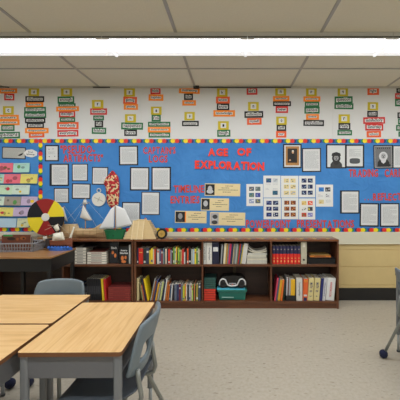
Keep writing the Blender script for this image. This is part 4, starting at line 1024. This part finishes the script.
for px, y0, y1 in ((85.4,198.4,229.5),(63.8,206,225)):
    obj('mast', MB().tube([(lx(px),0,lz(y1)-.01),(lx(px),0,lz(y0))], .006, 8, r1=.004), POLE, t)
obj('yard', MB().tube([(lx(80.5),-.01,lz(207.5)),(lx(90),-.01,lz(202))], .003, 6), POLE, t)
SAIL = mat((214,210,200), .8, .04, 20)
def sailm(pts, y, t, name='sail', m=None, belly=.02):
    P = [Vector((lx(p), 0, lz(q))) for p, q in pts]
    if len(P) == 3: P = [P[0], P[1], P[2], P[2]]
    def fn(u, v):
        a = P[0].lerp(P[1], u); b_ = P[3].lerp(P[2], u); c = a.lerp(b_, v)
        return (c.x, y-belly*math.sin(math.pi*min(max(u,0),1))*math.sin(math.pi*v), c.z)
    return obj(name, MB().grid(fn, 8, 8), m or SAIL, t, solid=.002, smooth=True)
sailm([(80.4,217.5),(88,220.5),(92.6,220),(83.6,205)], -.012, t)
sailm([(83,204.5),(88.2,204),(86.6,199.6),(84.2,199.8)], -.014, t)
sailm([(61.4,207),(64.2,207.4),(68.2,221.5),(63.2,219)], -.012, t)
mb = MB()
for a, c in (((85.4,199),(64,223)),((85.4,199),(106,222)),((85.4,207),(96,226)),((63.8,207),(60.4,224)),((85.4,203),(72,225)),((64,206),(76,222))):
    mb.tube([(lx(a[0]),0,lz(a[1])),(lx(c[0]),0,lz(c[1]))], .0012, 5)
obj('rigging', mb, mat((196,196,190), .8), t)

# green toy sailboat
Ys = 3.668; cx = wx(115, Ys)
t = thing('toy_sailboat', 'green hulled toy sailboat with two white sails', 'toy boat', (cx, Ys, ZT))
GH = mat((20,104,62), .45, .06)
hw = 10.7*Ys/F; h = lz(229.6)
mb = MB(); n = 16; vs = []
for (k, zz) in ((.80, .001), (.9, h*.5), (.97, h*.86), (1.03, h*.86), (1.03, h), (.92, h), (.86, h*.45)):
    for i in range(n):
        a = 2*math.pi*i/n; vs.append((hw*k*math.copysign(abs(math.cos(a))**.75, math.cos(a)), .055*k*math.sin(a), zz))
fs = [(r*n+i, r*n+(i+1) % n, (r+1)*n+(i+1) % n, (r+1)*n+i) for r in range(6) for i in range(n)]
fs += [tuple(range(n-1, -1, -1)), tuple(range(6*n, 7*n))]
mb.add(vs, fs); obj('hull', mb, GH, t)
obj('mast', MB().tube([(lx(115.4),0,h*.4),(lx(115.2),0,lz(206.6))], .006, 8), POLE, t)
SAILW = mat((222,222,220), .8, .03, 20)
sailm([(99,229),(114,229.2),(114.8,206),(111,209)], -.008, t, m=SAILW, belly=.01)
sailm([(116.4,229),(132.6,224.8),(125,209),(116,205)], -.008, t, m=SAILW, belly=.012)
obj('porthole', MB().disc_xz(.0, h*.4, .006, -.056, -.049, 10), DARKINK, t)

# step pyramid
Yp = 3.735; cx = wx(142.4, Yp)
STON = mat((214,188,140), .85, .1, 30, bump=.2)
t = thing('pyramid_model', 'tan model pyramid with a front stairway on the bookcase top', 'pyramid model', (cx, Yp, ZT))
hp = wz(220.8, 3.69)-ZT; bw = .192; tw = .085
mb = MB(); N = 9
for k in range(N):
    f = k/N; a = bw+(tw-bw)*f; mb.box(-a, a, -.11+.075*f, .11-.075*f, hp*f+.0005*(k == 0), hp*(k+1)/N)
obj('stepped_body', mb, STON, t, bevel=.002)
mb = MB(); N = 13; sw = .058
for k in range(N):
    f = k/N; mb.box(-.03-sw, -.03+sw, -.125+.08*f, -.02, hp*f, hp*(k+1)/N)
obj('stairway', mb, mat((222,198,152), .85, .06, 30), t, bevel=.0015)
mb = MB()
for x in (-.03-sw-.012, -.03-.006, -.03+sw):
    vs = [(x,-.132,.0005),(x+.012,-.132,.0005),(x+.012,-.05,hp*1.02),(x,-.05,hp*1.02),(x,-.10,.0005),(x+.012,-.10,.0005),(x+.012,-.02,hp*1.02),(x,-.02,hp*1.02)]
    mb.add(vs, [(0,1,2,3),(7,6,5,4),(0,4,5,1),(1,5,6,2),(2,6,7,3),(3,7,4,0)])
obj('balustrade', mb, mat((226,204,160), .85, .06, 30), t)
obj('temple', MB().box(-.06, .05, -.03, .03, hp, hp+.012).box(.028, .05, -.02, .02, hp+.012, hp+.022), STON, t, bevel=.002)
obj('red_ornament', MB().ball((.04, -.02, hp+.028), .008, 8), RED, t)
# round brass compass
Yk_ = 3.66; cx, cz = W(162, 233.6, Yk_); rk = cz-ZT
t = obj('round_compass', MB().disc_xz(0, rk, rk-.0005, -.02, .02, 32), mat((24,22,20), .4, .1), loc=(cx, Yk_, ZT), bevel=.004); tag(t, 'small black rimmed round compass with a gold face beside the pyramid', 'compass')
f = obj('gold_face', MB().disc_xz(0, rk, rk*.66, -.023, -.02, 28), mat((206,168,84), .4, .1, metal=.3), t)
mb = MB()
for k in range(8): mb.add([(.006*math.cos(R(45*k-20)), -.0236, rk+.006*math.sin(R(45*k-20))), ((.028 if k % 2 == 0 else .018)*math.cos(R(45*k)), -.0236, rk+(.028 if k % 2 == 0 else .018)*math.sin(R(45*k))), (.006*math.cos(R(45*k+20)), -.0236, rk+.006*math.sin(R(45*k+20)))], [(0,1,2)])
obj('compass_rose', mb, mat((130,92,40), .5), f)

# ------------------------------------------------------------------ small dark desk at the left and what stands on it
TT = wood('brown_desk_top', (140,98,56), (166,120,72), (180,134,84), sc=(1.5,16,16), rough=.3, coat=.3)
BLKM = mat((22,22,23), .4, .1)
xa, xb, ya, yb = -2.60, -1.775, 3.0, 3.49
t = thing('small_desk', 'brown topped desk with black frame holding the grey basket', 'desk', ((xa+xb)/2, (ya+yb)/2, 0)); w = (xb-xa)/2; d = (yb-ya)/2
obj('desk_top', MB().box(-w, w, -d, d, .722, .74), TT, t, bevel=.004)
mb = MB().box(-w+.02, w-.012, -d+.02, -d+.03, .59, .722).box(-w+.02, w-.012, d-.03, d-.02, .59, .722)
mb.box(-w+.02, -w+.03, -d+.03, d-.03, .59, .722).box(w-.022, w-.012, -d+.03, d-.03, .59, .722).box(-w+.03, w-.022, -d+.03, d-.03, .59, .596)
obj('book_box', mb, BLKM, t, bevel=.002)
for sx, sy in ((-1,-1),(1,-1),(-1,1),(1,1)):
    x = w-.03 if sx > 0 else -w+.24; y = sy*(d-.03)
    obj('leg', MB().box(x-.017, x+.017, y-.017, y+.017, 0, .59), BLKM, t, bevel=.004)
for sx in (-1, 1):
    x = w-.03 if sx > 0 else -w+.24
    obj('foot_rail', MB().box(x-.012, x+.012, -d+.047, d-.047, .09, .115), BLKM, t, bevel=.003)
# grey basket
DZ = .7405
bx0, bx1, by0, by1 = wx(-9, 3.24), wx(34, 3.24), 3.235, 3.455
cx, cy = (bx0+bx1)/2, (by0+by1)/2; w, d = (bx1-bx0)/2, (by1-by0)/2
GP_ = mat((142,142,145), .4, .04)
t = thing('basket', 'grey plastic basket of books on the small brown desk', 'basket', (cx, cy, DZ), (0,0,R(3)))
hb = .092; tp = .88
obj('basket_floor', MB().box(-w*tp, w*tp, -d*tp, d*tp, 0, .004), GP_, t)
mb = MB(); rim = [(-w,-d),(w,-d),(w,d),(-w,d)]
for i in range(4):
    (p, q), (p2, q2) = rim[i], rim[(i+1) % 4]; n = 15 if i % 2 == 0 else 9
    for k in range(n+1):
        f = k/n; x, y = p+(p2-p)*f, q+(q2-q)*f
        mb.tube([(x*tp, y*tp, .002), (x*.985, y*.985, hb-.004)], .0055, 4)
    for zf in (.5,):
        k_ = tp+(1-tp)*zf; mb.tube([(p*k_, q*k_, hb*zf), (p2*k_, q2*k_, hb*zf)], .0045, 4)
obj('lattice_side', mb, GP_, t)
mb = MB()
for (a, c, e, g) in ((-w-.008,w+.008,-d-.008,-d+.004),(-w-.008,w+.008,d-.004,d+.008),(-w-.008,-w+.004,-d+.004,d-.004),(w-.004,w+.008,-d+.004,d-.004)):
    mb.box(a, c, e, g, hb-.008, hb+.006)
obj('rim', mb, GP_, t, bevel=.003)
obj('handle', MB().tube([(w+.004,-.05,hb),(w+.016,-.04,hb+.012),(w+.016,.04,hb+.012),(w+.004,.05,hb)], .006, 8), GP_, t, smooth=True)
def basket_book(x0, x1, y, z1, th, rgb, label, strip=None, pic=None):
    w_ = (x1-x0)/2; Z0 = DZ+.009; H = z1-Z0
    t = obj('book', MB().box(-w_, w_, 0, .003, 0, H).box(-w_, w_, th-.003, th, 0, H).box(-w_, -w_+.003, .003, th-.003, 0, H), mat(rgb, .45, .2, 25), loc=((x0+x1)/2, y, Z0)); tag(t, label, 'book', 'books in the grey basket')
    obj('page_block', MB().box(-w_+.003, w_-.002, .003, th-.003, .002, H-.003), PG, t)
    if strip: obj('cover_strip', MB().box(-w_+.004, -w_*.3, -.0006, 0, H*.9, H*.99), mat(strip, .5), t)
    if pic:
        mb = MB()
        for (x, z, a, c, m) in pic: mb.ellipse_xz(x*w_, z*H, a*w_, c*H, -.001-.0002*m, 0, 14, m)
        obj('cover_picture', mb, [mat((150,84,40), .5, .2, 40), mat((40,26,20), .5)], t)
basket_book(wx(3,3.3), wx(30.6,3.3), 3.30, wz(234.8,3.3), .016, (104,56,38), 'brown illustrated book standing in front in the grey basket', (40,150,70), [(-.4,.75,.3,.1,1),(.45,.78,.22,.12,0),(.5,.76,.08,.06,1),(.05,.72,.1,.1,0)])
basket_book(wx(2,3.34), wx(26,3.34), 3.336, wz(235.4,3.34), .014, (120,50,40), 'dark red book behind the brown one in the grey basket')
basket_book(wx(4,3.37), wx(12,3.37), 3.368, wz(232.8,3.37), .02, (214,214,206), 'tall white book at the back of the grey basket')
basket_book(wx(13,3.38), wx(32,3.38), 3.38, wz(237,3.38), .018, (60,50,60), 'dark book at the back right of the grey basket')

# sailing ship model on the desk
Ys = 3.36; cx = wx(60, Ys)
t = thing('sailing_ship', 'brown model sailing ship on a blue sea base on the small desk', 'ship model', (cx, Ys, DZ))
def lz2(py): return wz(py, Ys)-DZ
L2 = 12.6*Ys/F
pts = []
for k in range(24):
    a = 2*math.pi*k/24; pts.append((L2*.93*math.cos(a)*(1+.05*math.sin(5*a)), .05*math.sin(a)*(1+.1*math.cos(4*a))))
mb = MB().prism_xy(pts, .0005, .036)
for k in range(7): mb.ball((-L2*.75+L2*.25*k, -.036, .034), .016, 8)
obj('sea_base', mb, mat((48,104,190), .4, .15, 40), t, smooth=False)
def deck2(u): return lz2(240.5) + .012*max(0, -u)**2 + .045*max(0, u)**2.2
obj('hull', hull(L2, deck2, .036, .024, 20), wood('brown_hull', (104,58,40), (128,72,50), (146,88,62), rough=.5, coat=.1), t)
obj('stern', MB().box(-L2*1.03, -L2*.72, -.034, .034, .02, lz2(238.6)), mat((44,38,38), .5, .1), t, bevel=.004)
mb = MB()
for k in range(8): mb.box(-L2*.55+L2*.16*k, -L2*.55+L2*.16*k+.008, -.042, -.034, .055, .064)
obj('gun_port', mb, mat((40,24,20), .6), t)
BRN = mat((120,84,54), .6, .1)
def lx2(px): return wx(px, Ys)-cx
obj('mast', MB().tube([(lx2(59.5),0,lz2(242)),(lx2(58),0,lz2(223.4))], .004, 8), BRN, t)
obj('mast', MB().tube([(lx2(48),0,lz2(242)),(lx2(46.2),0,lz2(234))], .003, 8), BRN, t)
obj('bowsprit', MB().tube([(lx2(70),0,lz2(239.5)),(lx2(75),0,lz2(226.4))], .0035, 8), BRN, t)
lx, lz = lx2, lz2
IV = mat((222,218,200), .8, .05, 20)
sailm([(53.8,241),(66.4,239.6),(64.2,231.6),(54.6,233.4)], -.03, t, m=IV, belly=.03)
sailm([(54.4,227),(57.4,231.6),(60.8,229.4),(58.6,223.8)], -.02, t, m=IV, belly=.014)
sailm([(43.4,236.4),(47.4,236),(48.2,241),(43.8,240.6)], -.01, t, m=mat((186,180,168), .8, .05), belly=.01)
sailm([(69,239.5),(71.6,239.2),(75.4,227),(74,226.6)], -.012, t, m=IV, belly=.006)
mb = MB()
for a, c in (((58,224),(45,230)),((58.4,226.5),(48,225)),((58,224),(72,236))): mb.tube([(lx(a[0]),-.004,lz(a[1])),(lx(c[0]),-.004,lz(c[1]))], .0015, 5)
obj('rigging', mb, mat((206,196,170), .8), t)

# ------------------------------------------------------------------ student desks
OAK = ramp_mat('oak_laminate', [(.25,(192,150,94)),(.45,(210,168,110)),(.6,(218,180,124)),(.8,(198,156,100))], (1.1,16,16), 2.6, 8, .42, 0, distortion=.8, spec=.35)[0]
EDGE = mat((112,72,42), .5, .1, 30)
GMET = mat((100,100,101), .5, .05, 60)
GLEG = mat((116,118,119), .45, .04, 60)
INS = mat((160,164,164), .4, .04, 40, metal=.3)
DH = .676
def rrect(w, d, r, n=5):
    pts = []
    for cx_, cy_, a0 in ((w-r,d-r,0),(-w+r,d-r,90),(-w+r,-d+r,180),(w-r,-d+r,270)):
        for k in range(n+1): a = R(a0+90*k/n); pts.append((cx_+r*math.cos(a), cy_+r*math.sin(a)))
    return pts
def desk(cx, cy, rz, label, open_side):
    w, d = .304, .228
    t = thing('student_desk', label, 'desk', (cx, cy, 0), (0,0,R(rz)), 'student desks')
    obj('desk_top', MB().prism_xy(rrect(w, d, .014), DH-.019, DH, 0, 1), [OAK, EDGE], t, bevel=.0015)
    x, y = w-.016, d-.016; mb = MB(); z0, z1 = .553, DH-.019
    mb.box(-x, x, y-.008, y, z0, z1); mb.box(-x, -x+.008, -y, y-.008, z0, z1); mb.box(x-.008, x, -y, y-.008, z0, z1)
    mb.box(-x+.008, x-.008, -y, y-.008, z0, z0+.006)
    obj('book_box', mb, GMET, t, bevel=.002)
    for sx in (-1, 1):
        for sy in (-1, 1):
            lx_, ly_ = sx*(w-.022), sy*(d-.022)
            lg = obj('leg', MB().prism_xy([(lx_+p, ly_+q) for p, q in rrect(.014, .018, .012, 4)], .15, z1), GLEG, t)
            obj('leg_insert', MB().tube([(lx_, ly_, .012), (lx_, ly_, .16)], .011, 10), INS, lg, smooth=True)
            obj('glide', MB().tube([(lx_, ly_, 0), (lx_, ly_, .014)], .015, 10), mat((60,62,64), .5), lg)
    return t
desk(-.7165, 1.642, 90.6, 'light oak student desk at the front, with the grey chair at its right', 0)
desk(-1.268, 1.862, 180, 'light oak student desk at the back left of the cluster', 0)
desk(-1.268, 1.392, 0, 'light oak student desk at the front left, cut by the picture edge', 0)
desk(1.643, 2.36, -90, 'student desk at the right picture edge, mostly hidden by its chair', 0)

# ------------------------------------------------------------------ chairs
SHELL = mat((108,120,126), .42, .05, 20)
SEATSHADE = mat((76,82,88), .42, .05, 20)  # shell grey darkened so the seat carries its shade in the colour
TUBE = mat((138,140,134), .35, .05, 30, metal=.35)
NAVY = mat((24,28,56), .9, .12, 60)
def chair(cx, cy, rz, label, sc=1.0, rear=-.295):
    """faces local +y"""
    t = thing('school_chair', label, 'chair', (cx, cy, 0), (0,0,R(rz)), 'grey plastic school chairs')
    t.scale = (1, 1, sc)
    def bk(u, v):
        U = 2*u-1; wd = .186*(1-.10*v**2) * (.93+.07*min(1, v*3))
        round_ = max(0, v-.78)/.22; drop = .014*abs(U)**4*round_
        lowr = max(0, .2-v)/.2*.03*abs(U)**3
        return (wd*U*(1-.05*round_), -.185-.065*v+.042*U*U, .505+.275*v-drop+lowr)
    NU, NV_ = 16, 12
    def keep(i, j):
        a = abs((i+.5)/NU*2-1)
        return not (.14 < a < .68 and 3 <= j <= 6)
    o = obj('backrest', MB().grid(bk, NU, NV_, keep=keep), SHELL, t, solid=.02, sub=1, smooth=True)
    o.modifiers.move(0, 0)
    def st(u, v):
        U = 2*u-1; V = 2*v-1; wd = .195-.02*max(0, -V)
        z = .43 + .012*U*U - .012*math.cos(V*1.3) + (.03*max(0, -V-.6)/.4) - (.03*max(0, V-.7)/.3)
        rx = 1-.06*max(0, abs(V)-.75)/.25
        return (wd*U*rx, .19*V, z)
    obj('seat', MB().grid(st, 10, 12), SEATSHADE, t, solid=.014, sub=1, smooth=True)
    for sx in (-1, 1):
        pts = [(sx*.13,-.186,.55),(sx*.13,-.190,.50),(sx*.13,-.198,.46),(sx*.13,-.204,.42),(sx*.13,-.194,.388),(sx*.13,-.165,.376),(sx*.13,.1,.384)]
        obj('back_support', MB().tube(pts, .0115, 10), TUBE, t, smooth=True)
        for yy, y2 in ((.185,.10), (rear,-.12)):
            lg = obj('leg', MB().tube([(sx*.215,yy,.03),(sx*.165,y2+(yy-y2)*.12,.375),(sx*.15,y2,.396),(sx*.11,y2,.40)], .0115, 10), TUBE, t, smooth=True)
            obj('tennis_ball', MB().ball((sx*.217, yy, .034), .034, 14), NAVY, lg, smooth=True)
    obj('cross_bar', MB().tube([(-.14,.1,.398),(.14,.1,.398)], .010, 8).tube([(-.14,-.12,.398),(.14,-.12,.398)], .010, 8), TUBE, t, smooth=True)
    return t
chair(-.627, 1.56, 90, 'grey plastic school chair pushed in at the right side of the front desk')
chair(-1.222, 1.975, 180, 'grey plastic school chair seen over the far edge of the back left desk', .963, -.19)
chair(-1.27, 1.265, 0, 'grey school chair tucked under the front left desk, only its seat corner showing')
chair(-1.775, 1.965, 0, 'grey school chair left of the cluster, only one leg with navy ball showing', 1.0, -.2)
chair(1.537, 2.325, -90, 'grey plastic school chair at the right picture edge with a navy ball on its leg', 1.0, -.278)

# ------------------------------------------------------------------ camera, world, view
cam = bpy.data.cameras.new('camera'); co = bpy.data.objects.new('camera', cam); COL.objects.link(co)
cam.sensor_fit = 'HORIZONTAL'; cam.sensor_width = 36; cam.lens = F/400*36
cam.shift_x = (200-VX)/400; cam.shift_y = (VY-200)/400
cam.clip_start = .05; cam.clip_end = 60
co.location = (0, 0, EYE); co.rotation_euler = (R(90), 0, 0)
scene.camera = co
wd = bpy.data.worlds.new('world'); scene.world = wd; wd.use_nodes = True
wd.node_tree.nodes['Background'].inputs[0].default_value = (.8,.85,1,1)
wd.node_tree.nodes['Background'].inputs[1].default_value = .3
vs_ = scene.view_settings
vs_.view_transform = 'Standard'; vs_.look = 'None'; vs_.gamma = 1; vs_.use_curve_mapping = False
vs_.exposure = 0.46
